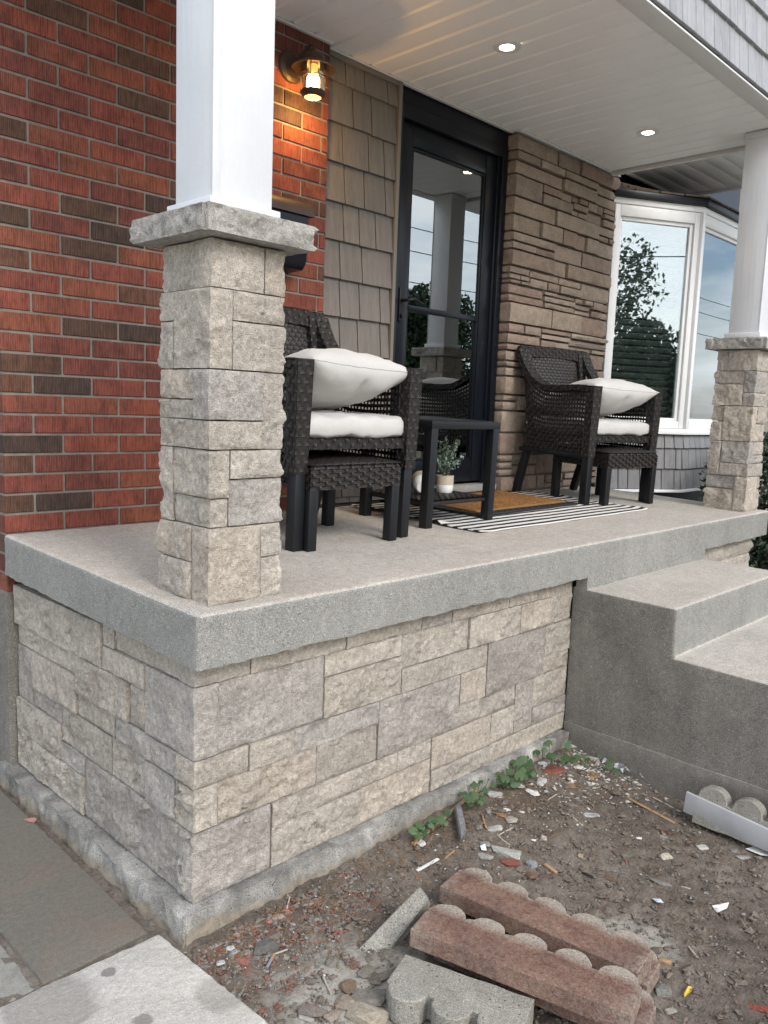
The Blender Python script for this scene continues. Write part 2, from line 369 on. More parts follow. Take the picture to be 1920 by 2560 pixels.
M_SIDEW = plain('white_clapboard', (.72, .71, .66), .6); M_LAWN = plain('lawn', (.06, .08, .03), .95, .8, 40, .4, 1.5); M_ROAD = plain('asphalt', (.05, .05, .052), .9, .5, 90)
def clearfilm():
    g = G('clear_film'); tr = g.N('BsdfTransparent', {'Color': (.93, .94, .94, 1)}); gl = g.N('BsdfGlossy', {'Roughness': .18}); df = g.N('BsdfDiffuse', {'Color': (.7, .71, .71, 1)})
    a = g.N('MixShader', {0: .35}); g.nt.links.new(gl.outputs[0], a.inputs[1]); g.nt.links.new(df.outputs[0], a.inputs[2])
    b = g.N('MixShader', {0: .42}); g.nt.links.new(tr.outputs[0], b.inputs[1]); g.nt.links.new(a.outputs[0], b.inputs[2])
    g.nt.links.new(b.outputs[0], g.nt.nodes['Material Output'].inputs['Surface']); return g.m
M_PLASTIC = clearfilm()
# ------------------------------------------------------------------ split-faced stone block
def rock(name, b, rough, parent, mat, color, res=.009, bulge=.008, amp=.006, edge=.012, freq=16, seed=None, gap=.0012, fac=22, facw=.55):
    """block b=(x0,x1,y0,y1,z0,z1); faces named in rough are split-faced, the rest sawn"""
    sd = random.uniform(0, 900) if seed is None else seed; so = Vector((sd, sd*.37, -sd*.71))
    x0, x1, y0, y1, z0, z1 = b; x0 += gap; x1 -= gap; y0 += gap; y1 -= gap; z0 += gap; z1 -= gap
    lo = Vector((x0, y0, z0)); hi = Vector((x1, y1, z1)); ctr = (lo+hi)/2; sz = hi-lo
    cnt = [max(1, round(sz[a]/res)) for a in range(3)]; idx = {}; vs_, fs = [], []
    nrm = {'-x': (0, -1), '+x': (0, 1), '-y': (1, -1), '+y': (1, 1), '-z': (2, -1), '+z': (2, 1)}
    def disp(p, f):
        ax, sg = nrm[f]; d = 9
        for a in range(3):
            if a == ax: continue
            for s_, nm in ((-1, '-'+'xyz'[a]), (1, '+'+'xyz'[a])):
                if nm in rough: continue
                d = min(d, (p[a]-lo[a]) if s_ < 0 else (hi[a]-p[a]))
        w = 1-math.exp(-max(d, 0)/edge); q = p+so
        n = noise.fractal(q*freq, 1.0, 2.0, 4)
        fc = abs(noise.noise(q*freq*.55))*1.4-.5 + .5*(abs(noise.noise(q*freq*1.7))-.25)
        lip = .0018*noise.noise(q*70)+.0012*noise.noise(q*150)
        pl = .35*(noise.noise(q*5.1)+noise.noise(q*9.7+Vector((3, 1, 2))))
        qq = q*fac+Vector((noise.noise(q*31), noise.noise(q*29+Vector((7, 0, 0))), noise.noise(q*33+Vector((0, 9, 0)))))*.45
        c0 = noise.voronoi(qq)[1][0]; cv = noise.cell_vector(c0*3.7+Vector((.31, .17, .53))); ft = (qq-c0).dot(cv-Vector((.5, .5, .5)))*2.2
        return w*(bulge+amp*(n*.7+fc+pl+facw*ft)) + lip
    def vid(i, j, k):
        key = (i, j, k)
        if key in idx: return idx[key]
        p = Vector((lo.x+sz.x*i/cnt[0], lo.y+sz.y*j/cnt[1], lo.z+sz.z*k/cnt[2])); o = p.copy(); ijk = (i, j, k)
        for f in rough:
            ax, sg = nrm[f]
            if ijk[ax] == (0 if sg < 0 else cnt[ax]): o[ax] += sg*disp(p, f)
        for a in range(3):      # wander the sawn edges slightly
            o[a] += .0012*noise.noise((p+so)*23+Vector((a*9, 0, 0)))
        idx[key] = len(vs_); vs_.append(o-ctr); return idx[key]
    for nm, (ax, sg) in nrm.items():
        u, v = [a for a in range(3) if a != ax]; w_ = 0 if sg < 0 else cnt[ax]
        coarse = nm not in rough
        for i in range(cnt[u]):
            for j in range(cnt[v]):
                q = []
                for a, c in ((i, j), (i+1, j), (i+1, j+1), (i, j+1)):
                    t = [0, 0, 0]; t[u] = a; t[v] = c; t[ax] = w_; q.append(vid(*t))
                flip = (sg < 0) ^ (ax == 1)
                fs.append(tuple(reversed(q)) if flip else tuple(q))
    return data_obj(name, vs_, fs, mat, parent, loc=ctr, color=color, smooth=True, sharp=38)
BEIGE = [(.485, .435, .370), (.51, .460, .395), (.465, .420, .362), (.495, .437, .365), (.475, .432, .377)]
GREY = [(.395, .362, .325), (.415, .382, .343)]
def stone_col(k=None):
    c = random.choice(GREY if (k == 'g' or (k is None and random.random() < .2)) else BEIGE); f = random.uniform(.92, 1.08)
    return tuple(x*f for x in c)
# ================================================================== SETTING
# far ground
data_obj('ground', [(-60, -200, -1.02), (900, -200, -1.02), (900, 900, -1.02), (-60, 900, -1.02), (-900, -900, -1.02), (900, -900, -1.02), (-900, 900, -1.02)],
         [(4, 5, 1, 0), (4, 0, 3, 6), (0, 1, 2, 3)], M_LAWN)['kind'] = 'structure'
data_obj('road', [(-300, -13, -1.016), (300, -13, -1.016), (300, -6.5, -1.016), (-300, -6.5, -1.016)], [(0, 1, 2, 3)], M_ROAD)['kind'] = 'structure'
data_obj('bounce_paving', [(-9, -6.4, -1.010), (30, -6.4, -1.010), (30, -3.6, -1.010), (-9, -3.6, -1.010)], [(0, 1, 2, 3)], M_SLABTOP)['kind'] = 'structure'  # unseen pale sheet added to bounce light up under the porch
box('bounce_walk', (1.5, 11, -3.7, -1.62, -1.05, -.90), M_SLABTOP)['kind'] = 'structure'  # pale reflector added out of view to brighten the soffits
box('bounce_paving', (-9, -.95, -3.7, 6.0, -1.05, -.885), M_SLABTOP)['kind'] = 'structure'  # unseen pale slab added on the left for more bounced light
box('bounce_paving', (-.949, 1.499, -3.7, -1.62, -1.05, -.887), M_SLABTOP)['kind'] = 'structure'  # second added bounce slab, also out of view
# bare dirt bed, finely modelled
def dirt_bed():
    xs = [-1.9+.03*i for i in range(int(1.6/.03))]; xs = [x for x in xs if x < -.3]
    xs += [-.3+.0125*i for i in range(int(2.3/.0125))]; xs += [2.0+.06*i for i in range(60)]
    ys = [1.5-.03*i for i in range(int(1.4/.03))]; ys = [y for y in ys if y > .1]; ys += [.1-.0125*i for i in range(int(1.5/.0125))]; ys += [-1.41-.06*i for i in range(40)]
    vs_, fs = [], []; nx = len(xs)
    for j, y in enumerate(ys):
        for i, x in enumerate(xs):
            z = dirt_z(x, y); q = Vector((x, y, 0))
            z += .009*noise.fractal(q*21, 1, 2, 4) + .005*abs(noise.noise(q*70))
            ex = max(0, -1.5-x, x-5.2, y-1.4, -3.4-y); z -= min(ex*.8, .3)
            vs_.append((x, y, z))
    for j in range(len(ys)-1):
        for i in range(nx-1):
            a = j*nx+i; fs.append((a, a+nx, a+nx+1, a+1))
    o = data_obj('dirt_ground', vs_, fs, M_DIRT, smooth=True); o['kind'] = 'structure'
dirt_bed()
# ------------------------------------------------------------------ concrete porch slab
def rough_slab(name, b, mats, slope, label, cat, res=.02, under=True):
    x0, x1, y0, y1, z0, z1 = b; bm = bmesh.new(); add_box(bm, *b)
    edges = [e for e in bm.edges if all(abs(v.co.z-z1) < 1e-5 for v in e.verts) or (abs(e.verts[0].co.x-e.verts[1].co.x) < 1e-5 and abs(e.verts[0].co.y-e.verts[1].co.y) < 1e-5)]
    bmesh.ops.bevel(bm, geom=edges, offset=.012, segments=3, affect='EDGES', profile=.5)
    bmesh.ops.recalc_face_normals(bm, faces=bm.faces[:])
    return bm
def cut_grid(bm, x0, x1, y0, y1, z0, z1, res):
    for ax, a, b_ in ((0, x0, x1), (1, y0, y1), (2, z0, z1)):
        n = max(1, int((b_-a)/res))
        for i in range(1, n):
            co = [0, 0, 0]; co[ax] = a+(b_-a)*i/n; no = [0, 0, 0]; no[ax] = 1
            bmesh.ops.bisect_plane(bm, geom=bm.verts[:]+bm.edges[:]+bm.faces[:], plane_co=co, plane_no=no)
bm = rough_slab('porch_slab', (0, WR, 0, D, -SLAB, 0), None, K, '', '')
cut_grid(bm, 0, WR, 0, D, -SLAB, 0, .02)
bm.normal_update()
for v in bm.verts:
    p = v.co.copy(); n = v.normal
    a = .0022*noise.fractal(p*9, 1, 2, 3) + .0012*noise.noise(p*60)
    if p.z < -SLAB+.004: v.co.z += .0028*noise.noise(p*40)+.003*noise.noise(p*110)      # ragged drip edge
    v.co += n*a; v.co.z += K*max(v.co.y, 0)
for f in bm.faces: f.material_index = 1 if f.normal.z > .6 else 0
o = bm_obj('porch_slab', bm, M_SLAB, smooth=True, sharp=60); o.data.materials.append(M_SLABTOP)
tag(o, 'poured concrete porch slab with rounded edge on top of the stone veneer wall', 'porch slab')
# fill under the slab (core of the porch)
box('porch_core', (SBX+.05, 3.70, SB+.05, D+.1, -1.1, -SLAB+.001), M_DARKJOINT)['kind'] = 'structure'
# ------------------------------------------------------------------ steps
st = thing('concrete_steps', 'wide concrete steps with dark weathered side, right of the stone veneer wall', 'steps', (XS, 0, -.9))
def step_profile():
    y = [.062, -.38, -.38, -.76, -.76, -1.14, -1.14, -1.5]
    return [(.066, -SLAB-.012), (0, -.191), (-.38, -.191), (-.38, -.382), (-.76, -.386), (-.76, -.575), (-1.14, -.58), (-1.14, -1.05), (.066, -1.05)]
pr = [(.066, -.185), (-.38, -.191), (-.384, -.38), (-.765, -.388), (-.769, -.575), (-1.14, -.583), (-1.144, -1.08), (.066, -1.08)]
bm = bmesh.new()
va = [bm.verts.new((XS, y, z)) for y, z in pr]; vb = [bm.verts.new((XS2, y, z)) for y, z in pr]
fa = bm.faces.new(va); fb = bm.faces.new(vb[::-1])
for i in range(len(pr)): j = (i+1) % len(pr); bm.faces.new((va[j], va[i], vb[i], vb[j]))
bmesh.ops.recalc_face_normals(bm, faces=bm.faces[:])
bmesh.ops.bevel(bm, geom=[e for e in bm.edges if e.calc_length() > .1], offset=.011, segments=3, affect='EDGES', profile=.5)
bmesh.ops.triangulate(bm, faces=[f for f in bm.faces if len(f.verts) > 4])
cut_grid(bm, XS, XS2, -1.15, .07, -1.08, -.18, .04)
bm.normal_update()
for v in bm.verts:
    p = v.co.copy(); v.co += v.normal*(.0025*noise.fractal(p*8, 1, 2, 3)+.0012*noise.noise(p*50))
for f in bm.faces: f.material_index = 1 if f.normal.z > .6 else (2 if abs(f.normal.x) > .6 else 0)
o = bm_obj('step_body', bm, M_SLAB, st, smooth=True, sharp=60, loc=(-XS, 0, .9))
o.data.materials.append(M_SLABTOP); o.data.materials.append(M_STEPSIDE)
box('step_riser', (XS+.001, XS2-.001, -.0015, .05, -.20, -.13), M_SLAB, st, loc=(-XS, 0, .9))
def footing_band():
    bm = bmesh.new(); add_box(bm, XS-.005, XS+.05, -1.16, .06, -1.1, -.765, bev=.003)
    cut_grid(bm, XS, XS+.05, -1.16, .06, -1.1, -.765, .05)
    for v in bm.verts: v.co.z += .004*noise.noise(v.co*9); v.co.x += .0015*noise.noise(v.co*20)
    return bm
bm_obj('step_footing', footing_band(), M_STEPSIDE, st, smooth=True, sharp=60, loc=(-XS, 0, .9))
# ------------------------------------------------------------------ footing ledge round the porch
ft = thing('concrete_footing', 'crumbling concrete footing ledge under the stone veneer wall', 'footing', (0, 0, -.9))
def footing(name, b, side):
    bm = bmesh.new(); add_box(bm, *b); cut_grid(bm, *b, .0125); bm.normal_update()
    for v in bm.verts:
        p = v.co.copy(); a = .006*noise.fractal(p*11, 1, 2, 4)+.0045*noise.fractal(p*38, 1, 2, 3)+.006*max(0, noise.noise(p*17+Vector((4, 4, 4)))-.15)
        t = (b[5]-p.z)/(b[5]-b[4])
        if p.z > b[5]-.001: v.co.z += -.004+.004*noise.noise(p*22)+.003*noise.noise(p*60)
        if side == 'f' and p.y < b[2]+.001: v.co.y += a*1.5 - .014*t - .014*max(0, noise.noise(p*5)); v.co.z -= .008 if t == 0 else 0
        if side == 'l' and p.x < b[0]+.001: v.co.x += a*1.5 - .020*t - .016*max(0, noise.noise(p*5)); v.co.z -= .006 if t == 0 else 0
    return bm_obj(name, bm, M_TOE, ft, smooth=True, sharp=70, loc=(0, 0, .9))
footing('front_ledge', (-.010, XS-.012, .030, .10, -1.05, ZB+.003), 'f')
footing('left_ledge', (-.014, .08, .032, D+.05, -1.05, ZB+.001), 'l')
# ------------------------------------------------------------------ stone veneer under the slab
vw = thing('stone_veneer_wall', 'pale split-faced stone veneer wall under the concrete slab', 'stone wall', (0, 0, ZB))
box('mortar_backing', (SBX+.022, 3.74, SB+.022, D+.02, ZB-.2, -SLAB-.002), M_DARKJOINT, vw, loc=(0, 0, -ZB))
def snap(vals, tol):
    s = sorted(vals); out = {}; grp = [s[0]]
    for v in s[1:]+[1e9]:
        if v-grp[0] > tol:
            m = sum(grp)/len(grp)
            for q in grp: out[q] = m
            grp = [v]
        else: grp.append(v)
    return out
def trace(rows, tf, plane, horiz, tolz=.019, tolx=.014):
    st_ = []
    for r in rows:
        x0, x1, t0, t1, b0, b1 = r[:6]
        c = [onplane(*tf(*q), *plane) for q in ((x0, t0), (x1, t1), (x0, b0), (x1, b1))]
        h0 = (c[0][horiz]+c[2][horiz])/2; h1 = (c[1][horiz]+c[3][horiz])/2
        st_.append([min(h0, h1), max(h0, h1), (c[2].z+c[3].z)/2, (c[0].z+c[1].z)/2, r[6] if len(r) > 6 else None])
    zx = snap([s[2] for s in st_]+[s[3] for s in st_], tolz); xx = snap([s[0] for s in st_]+[s[1] for s in st_], tolx)
    return [[xx[s[0]], xx[s[1]], zx[s[2]], zx[s[3]], s[4]] for s in st_]
c7 = lambda x, y: (480+x/1.659, 1400+y/1.659)
c6 = lambda x, y: (x/2.1263, 1260+y/2.1263)
FRONT = [(247, 640, 415, 330, 472, 358), (640, 952, 330, 245, 358, 283), (953, 1078, 245, 215, 281, 243, 'g'), (1078, 1313, 215, 150, 243, 192), (1314, 1495, 150, 108, 192, 160), (1496, 1585, 105, 85, 262, 242),
 (114, 551, 510, 398, 806, 657, 'm'), (552, 875, 398, 300, 490, 397), (877, 1150, 300, 235, 446, 365), (552, 874, 490, 397, 656, 548), (875, 1222, 448, 352, 538, 432), (1151, 1362, 235, 190, 364, 308), (1363, 1491, 192, 160, 300, 264),
 (1224, 1458, 345, 283, 554, 490, 'g'), (1459, 1560, 282, 246, 396, 370), (1459, 1557, 397, 370, 470, 441), (1111, 1221, 470, 432, 600, 560),
 (234, 421, 766, 708, 870, 806), (422, 776, 703, 580, 803, 676, 'm'), (777, 1110, 578, 470, 822, 692, 'g'), (1111, 1338, 602, 520, 690, 600), (1339, 1413, 520, 494, 718, 690, 'g'), (1414, 1547, 490, 443, 611, 562), (1414, 1545, 612, 562, 675, 632, 'm'),
 (110, 519, 922, 787, 1096, 937), (522, 771, 768, 680, 932, 828), (519, 849, 937, 830, 1026, 884), (850, 991, 800, 730, 884, 826), (993, 1239, 732, 640, 867, 766), (1240, 1336, 637, 600, 764, 718),
 (328, 516, 1012, 940, 1110, 1026), (328, 691, 1111, 950, 1277, 1100), (692, 991, 946, 830, 1097, 957), (992, 1233, 868, 768, 957, 838), (1234, 1443, 766, 680, 838, 737), (1444, 1541, 676, 632, 737, 695)]
LEFT = [(66, 545, 430, 655, 608, 866), (547, 610, 660, 690, 752, 776), (610, 943, 690, 840, 776, 946), (546, 768, 753, 862, 868, 990), (66, 400, 611, 792, 728, 905), (66, 165, 730, 790, 998, 1060, 'g'), (166, 401, 792, 908, 970, 1110),
 (402, 678, 800, 955, 1000, 1162), (679, 767, 957, 1000, 1165, 1216), (168, 321, 975, 1062, 1060, 1182, 'g'), (405, 600, 1005, 1140, 1112, 1262), (601, 928, 1140, 1332, 1252, 1468, 'm'), (78, 320, 1005, 1180, 1165, 1350), (322, 582, 1068, 1240, 1262, 1452), (322, 445, 1264, 1350, 1352, 1462, 'm'),
 (583, 767, 1245, 1368, 1452, 1576), (769, 928, 1375, 1478, 1572, 1684, 'm'), (78, 446, 1168, 1466, 1332, 1662), (449, 946, 1370, 1690, 1664, 2066, 'g')]
CORN = [((945, 1030, 840, 890, 946, 988), (0, 245, 440, 415, 540, 476), None), ((769, 1027, 864, 985, 1216, 1372), (0, 112, 540, 515, 840, 806), 'm'),
        ((930, 1026, 1335, 1380, 1472, 1522), (0, 233, 842, 768, 956, 870), None), ((930, 1026, 1478, 1522, 1688, 1752), (0, 108, 956, 924, 1140, 1098), None), ((948, 1034, 1692, 1755, 2076, 2142), (0, 327, 1140, 1014, 1402, 1277), 'g')]
MID = (.43, .40, .362)
def scol(k): return MID if k == 'm' else stone_col(k if k else 'b')
TOPZ = -SLAB-.002
nF, nL = len(FRONT), len(LEFT)
fr = trace(FRONT+[c_[1] for c_ in CORN], c7, (1, SB), 0); lf = trace(LEFT+[c_[0] for c_ in CORN], c6, (0, SBX), 1)
for i in range(len(CORN)):      # a corner stone has one height on both faces
    f_, l_ = fr[nF+i], lf[nL+i]
    for k in (2, 3):
        m_ = (f_[k]+l_[k])/2; o1, o2 = f_[k], l_[k]
        for q_ in fr:
            for kk in (2, 3):
                if abs(q_[kk]-o1) < 1e-6: q_[kk] = m_
        for q_ in lf:
            for kk in (2, 3):
                if abs(q_[kk]-o2) < 1e-6: q_[kk] = m_
xr = XS+.008
def zlim(z0, z1): return (ZB if z0 < ZB+.045 else z0), (TOPZ if z1 > TOPZ-.035 else z1)
for x0, x1, z0, z1, k in fr[:nF]:
    z0, z1 = zlim(z0, z1)
    if x1 > 1.77: x1 = xr
    rock('stone', (x0, x1, SB+random.uniform(-.006, .006), SB+.055, z0, z1), ('-y',), vw, M_STONE, scol(k), res=.0075, bulge=.004, amp=random.uniform(.006, .012), edge=.005, gap=.0017, freq=random.uniform(10, 19), fac=random.uniform(12, 24), facw=random.uniform(.3, .9)).location -= Vector((0, 0, ZB))
for y0, y1, z0, z1, k in lf[:nL]:
    z0, z1 = zlim(z0, z1)
    if y1 > 1.10: y1 = D-.012
    rock('stone', (SBX+random.uniform(-.010, .008), SBX+.055, y0, y1, z0, z1), ('-x',), vw, M_STONE, scol(k), res=.0075, bulge=.004, amp=random.uniform(.007, .013), edge=.005, gap=.0019, freq=random.uniform(10, 19), fac=random.uniform(12, 24), facw=random.uniform(.3, .9)).location -= Vector((0, 0, ZB))
for i in range(len(CORN)):
    f_, l_ = fr[nF+i], lf[nL+i]; z0, z1 = zlim(f_[2], f_[3])
    rock('stone', (SBX, f_[1], SB, l_[1], z0, z1), ('-x', '-y'), vw, M_STONE, scol(CORN[i][2]), res=.0075, bulge=.004, amp=random.uniform(.006, .012), edge=.005, gap=.0017, freq=random.uniform(10, 19), fac=random.uniform(12, 24), facw=random.uniform(.3, .9)).location -= Vector((0, 0, ZB))
# short stretch right of the steps and the right return
zz = [-.80, -.62, -.47, -.36, -.25, TOPZ]
for i in range(5):
    xx = [XS2+.004, 3.30+.09*(i % 3), 3.56-.1*(i % 2), 3.78]
    for j in range(3): rock('stone', (xx[j], xx[j+1], SB, SB+.06 if j < 2 else SB+.10, zz[i], zz[i+1]), ('-y',) if j < 2 else ('-y', '+x'), vw, M_STONE, scol(None), res=.014, bulge=.012, amp=.010).location -= Vector((0, 0, ZB))
    yy = [SB+.11, .45+.1*(i % 2), .82-.08*(i % 3), D-.02]
    for j in range(3): rock('stone', (3.72, 3.78, yy[j], yy[j+1], zz[i], zz[i+1]), ('+x',), vw, M_STONE, scol(None), res=.02, bulge=.01, amp=.008).location -= Vector((0, 0, ZB))
# ------------------------------------------------------------------ stone pillars and white posts
ROWZ = [(0, .199), (.199, .396), (.396, .595), (.595, .79), (.79, .906)]
# (kind, a0, a1, b0, b1, zlo, zhi) a runs back along the left face, b right along the front face, as fractions of the width
LAY = [[('c', 0, .36, 0, .70, 0, 1), ('l', .36, 1, 0, 0, .52, 1), ('l', .36, 1, 0, 0, 0, .52), ('f', 0, 0, .70, 1, .55, 1), ('f', 0, 0, .70, 1, 0, .55)],
       [('l', .72, 1, 0, 0, 0, 1), ('c', 0, .72, 0, .29, .38, 1), ('c', 0, .72, 0, .29, 0, .38), ('f', 0, 0, .29, 1, .62, 1), ('f', 0, 0, .29, 1, 0, .62)],
       [('l', .32, 1, 0, 0, .62, 1), ('l', .32, 1, 0, 0, .37, .62), ('c', 0, .32, 0, .68, .37, 1), ('c', 0, 1, 0, .68, 0, .37), ('f', 0, 0, .68, 1, 0, 1)],
       [('l', .70, 1, 0, 0, .62, 1), ('l', .70, 1, 0, 0, 0, .62), ('c', 0, .70, 0, .30, 0, 1), ('f', 0, 0, .30, 1, .62, 1), ('f', 0, 0, .30, 1, 0, .62)],
       [('l', .34, 1, 0, 0, 0, 1), ('c', 0, .34, 0, .69, 0, 1), ('f', 0, 0, .69, 1, 0, 1)]]
def pillar(x, y, w, lay, label, swap=False, seed=1, dark=1.0):
    random.seed(seed); t = thing('stone_pillar', label, 'pillar', (x+w/2, y+w/2, fz(y)))
    hw = w/2; ins = .012; dd = .075
    bm = bmesh.new(); add_box(bm, -hw+.04, hw-.04, -hw+.04, hw-.04, 0, .906); bm_obj('core', bm, M_DARKJOINT, t)
    for r, (z0, z1) in enumerate(ROWZ):
        for kd, a0, a1, b0, b1, zl, zh in lay[r]:
            if swap:
                a0, a1, b0, b1 = b0, b1, a0, a1; kd = {'l': 'f', 'f': 'l', 'c': 'c'}[kd]
            q0, q1 = z0+(z1-z0)*zl, z0+(z1-z0)*zh; o_ = random.uniform(-.007, .006)
            L0, L1 = -hw+ins+o_, hw-ins
            if kd == 'c':
                fc = ['-x', '-y']+(['+y'] if a1 == 1 else [])
                b = (L0, -hw+w*b1, L0, (L1 if a1 == 1 else -hw+w*a1), q0, q1)
            elif kd == 'l': fc = ['-x']+(['+y'] if a1 == 1 else []); b = (L0, L0+dd, -hw+w*a0, L1 if a1 == 1 else -hw+w*a1, q0, q1)
            else: fc = ['-y']+(['+x'] if b1 == 1 else []); b = (-hw+w*b0, L1+o_ if b1 == 1 else -hw+w*b1, L0, L0+dd, q0, q1)
            c = scol(random.choice(['b', 'b', 'b', 'm', 'b', None])) ; c = tuple(v*dark for v in c)
            rock('stone', b, fc, t, M_STONE, c, res=.007, bulge=.004, amp=.0062, edge=.004, freq=15, gap=.0016, fac=17, facw=.8)
        L1 = hw-ins
        rock('stone', (L1-dd, L1, -hw+ins+dd+.002, L1, z0, z1), ('+x', '+y'), t, M_STONE, scol(None), res=.014, bulge=.010, amp=.010)
        rock('stone', (-hw+ins+dd+.002, L1-dd-.002, L1-dd, L1-.001, z0, z1), ('+y',), t, M_STONE, scol(None), res=.016, bulge=.010, amp=.010)
    c = (.42, .40, .365); q = hw+.042; z0, z1 = .908, .972
    rock('cap_stone', (-q+.010, q, -q, .01, z0, z1), ('-x', '-y', '+x'), t, M_STONE, c, res=.008, bulge=.003, amp=.010, edge=.005, freq=17, fac=24, facw=.9)
    rock('cap_stone', (-q, 0, -q+.014, q, z0, z1-.002), ('-x', '+y'), t, M_STONE, tuple(v*1.02 for v in c), res=.008, bulge=.003, amp=.010, edge=.005, freq=17, fac=24, facw=.9)
    rock('cap_stone', (.003, q, .012, q, z0, z1-.001), ('+x', '+y'), t, M_STONE, c, res=.014, bulge=.004, amp=.009, edge=.009, freq=15)
    return t
PLX, PLY, PW = .055, .046, .25
PRX, PRY, PW2 = 3.603, .050, .245
pillar(PLX, PLY, PW, LAY, 'tall pale split-stone pillar on the near left corner of the porch slab', seed=11)
pillar(PRX, PRY, PW2, [LAY[3], LAY[2], LAY[0], LAY[1], LAY[4]], 'split-stone pillar at the far right end of the porch, beside the bay window', swap=True, seed=23)
def post(x0, x1, y0, y1, label, zb):
    t = thing('porch_post', label, 'post', ((x0+x1)/2, (y0+y1)/2, zb)); hx, hy = (x1-x0)/2, (y1-y0)/2
    box('shaft', (-hx, hx, -hy, hy, .02, H-zb-.004), M_WHITE, t, bev=.003)
    box('base_trim', (-hx-.016, hx+.016, -hy-.016, hy+.016, 0, .030), M_WHITE, t, bev=.003)
    box('corner_board', (-hx-.0025, -hx+.02, -hy-.004, -hy+.0, .030, H-zb-.006), M_WHITE, t, bev=.001)
    return t
post(.083, .263, .08, .245, 'thick white painted post on top of the near left stone pillar', .972+fz(PLY)+.001)
t = post(3.655, 3.82, .085, .25, 'white painted post on top of the far right stone pillar', .972+fz(PRY)+.001)
box('top_trim', (-.089, .089, -.089, .089, H-.972-.035-.004, H-.972-.007), M_WHITE, t, bev=.002)
# ------------------------------------------------------------------ brick front wall
random.seed(5)
bw = thing('brick_wall', 'red ribbed-brick house wall behind the near stone pillar', 'brick wall', (0, D, 0))
CH = .0693; JT = .0092; BX0, BX1 = .008, 1.437; HEAD = .100; STR = .2145
box('mortar', (BX0+.004, BX1-.002, .0055, .12, -.19, H+.25), M_MORTAR, bw)
BCOL = [(.225, .066, .047), (.245, .071, .048), (.205, .062, .046), (.225, .074, .049), (.185, .060, .046), (.235, .078, .048), (.17, .057, .045)]
BDARK = [(.105, .060, .042), (.12, .062, .043), (.14, .066, .044), (.078, .050, .040)]
bmeshes = {}
def brick_mesh(w, d=.09, h=CH-JT):
    key = (round(w, 3), round(d, 3))
    if key not in bmeshes:
        bm = bmesh.new(); add_box(bm, -w/2, w/2, 0, d, -h/2, h/2, bev=.0022, seg=1)
        for v in bm.verts: v.co += Vector((noise.noise(v.co*40), noise.noise(v.co*41+Vector((5, 0, 0))), noise.noise(v.co*39+Vector((0, 7, 0)))))*.0012
        me = bpy.data.meshes.new('brick'); bm.normal_update(); bm.to_mesh(me); bm.free(); me.materials.append(M_BRICK); bmeshes[key] = me
    return bmeshes[key]
def brick_row(parent, i, z, x0, x1, head_first):
    x = x0
    first = True
    while x < x1-.02:
        w = HEAD if (first and head_first) else STR-JT
        first = False; w = min(w, x1-x)
        if w < .03: break
        dk = random.random(); col = random.choice(BDARK) if dk < .22 or (w < .11 and dk < .45) else random.choice(BCOL)
        mobj('brick', brick_mesh(w), None, parent, loc=(x+w/2, random.uniform(-.0015, .0015), z), rot=(0, 0, random.uniform(-.004, .004)), color=col)
        x += w+JT
z0b = fz(D)-.002
for i in range(-3, 31):
    z = z0b+CH*i+CH/2
    if z > H+.05: break
    brick_row(bw, i, z, BX0, BX1, i % 2 == 1)
# left side wall of the house (round the corner)
sw = thing('brick_wall', 'red brick side wall of the house just visible at the left picture edge', 'brick wall', (BX0, D, 0))
box('mortar', (.006, .12, .005, 7.0, -.19, H+.25), M_MORTAR, sw)
for i in range(-3, 31):
    z = z0b+CH*i+CH/2; y = .0 if i % 2 == 0 else 0
    y = (.098 if i % 2 == 0 else .205)
    n = 0
    y = .096 if i % 2 else .099
    while n < 3:
        w = STR-JT if (n or i % 2) else HEAD
        mobj('brick', brick_mesh(w), None, sw, loc=(random.uniform(-.001, .001), y+w/2, z), rot=(0, 0, -PI/2), color=random.choice(BCOL))
        y += w+JT; n += 1
o = box('foundation_wall', (.006, 5.8, D+.002, D+.25, -1.1, -.185), M_STEPSIDE); tag(o, 'grey parged concrete foundation below the brick at the left edge', 'foundation')
# house mass behind everything
o = box('house_wall', (.3, 9.0, SID+.22, 6.5, -1.1, 3.4), M_INTERIOR); o['kind'] = 'structure'
o = box('house_wall', (6.46, 9.005, SID+.215, SID+.2195, -1.1, 3.4), plain('taupe_stucco', (.22, .20, .17), .9, .6, 60)); o['kind'] = 'structure'
# ------------------------------------------------------------------ shake siding beside the door
def shake_mesh(w, h, t=.012, flare=.010):
    bm = bmesh.new(); vv = [(-w/2, 0, 0), (w/2, 0, 0), (w/2, 0, h), (-w/2, 0, h), (-w/2, -t-flare, 0), (w/2, -t-flare, 0), (w/2, -.003, h), (-w/2, -.003, h)]
    b = [bm.verts.new(v) for v in vv]
    for f in ((4, 5, 6, 7), (0, 3, 2, 1), (0, 1, 5, 4), (1, 2, 6, 5), (3, 0, 4, 7), (2, 3, 7, 6)): bm.faces.new([b[i] for i in f])
    bmesh.ops.recalc_face_normals(bm, faces=bm.faces[:])
    bmesh.ops.bevel(bm, geom=[e for e in bm.edges if e.calc_length() > .02], offset=.0018, segments=1, affect='EDGES')
    me = bpy.data.meshes.new('shake'); bm.normal_update(); bm.to_mesh(me); bm.free(); me.materials.append(M_SHAKE); return me
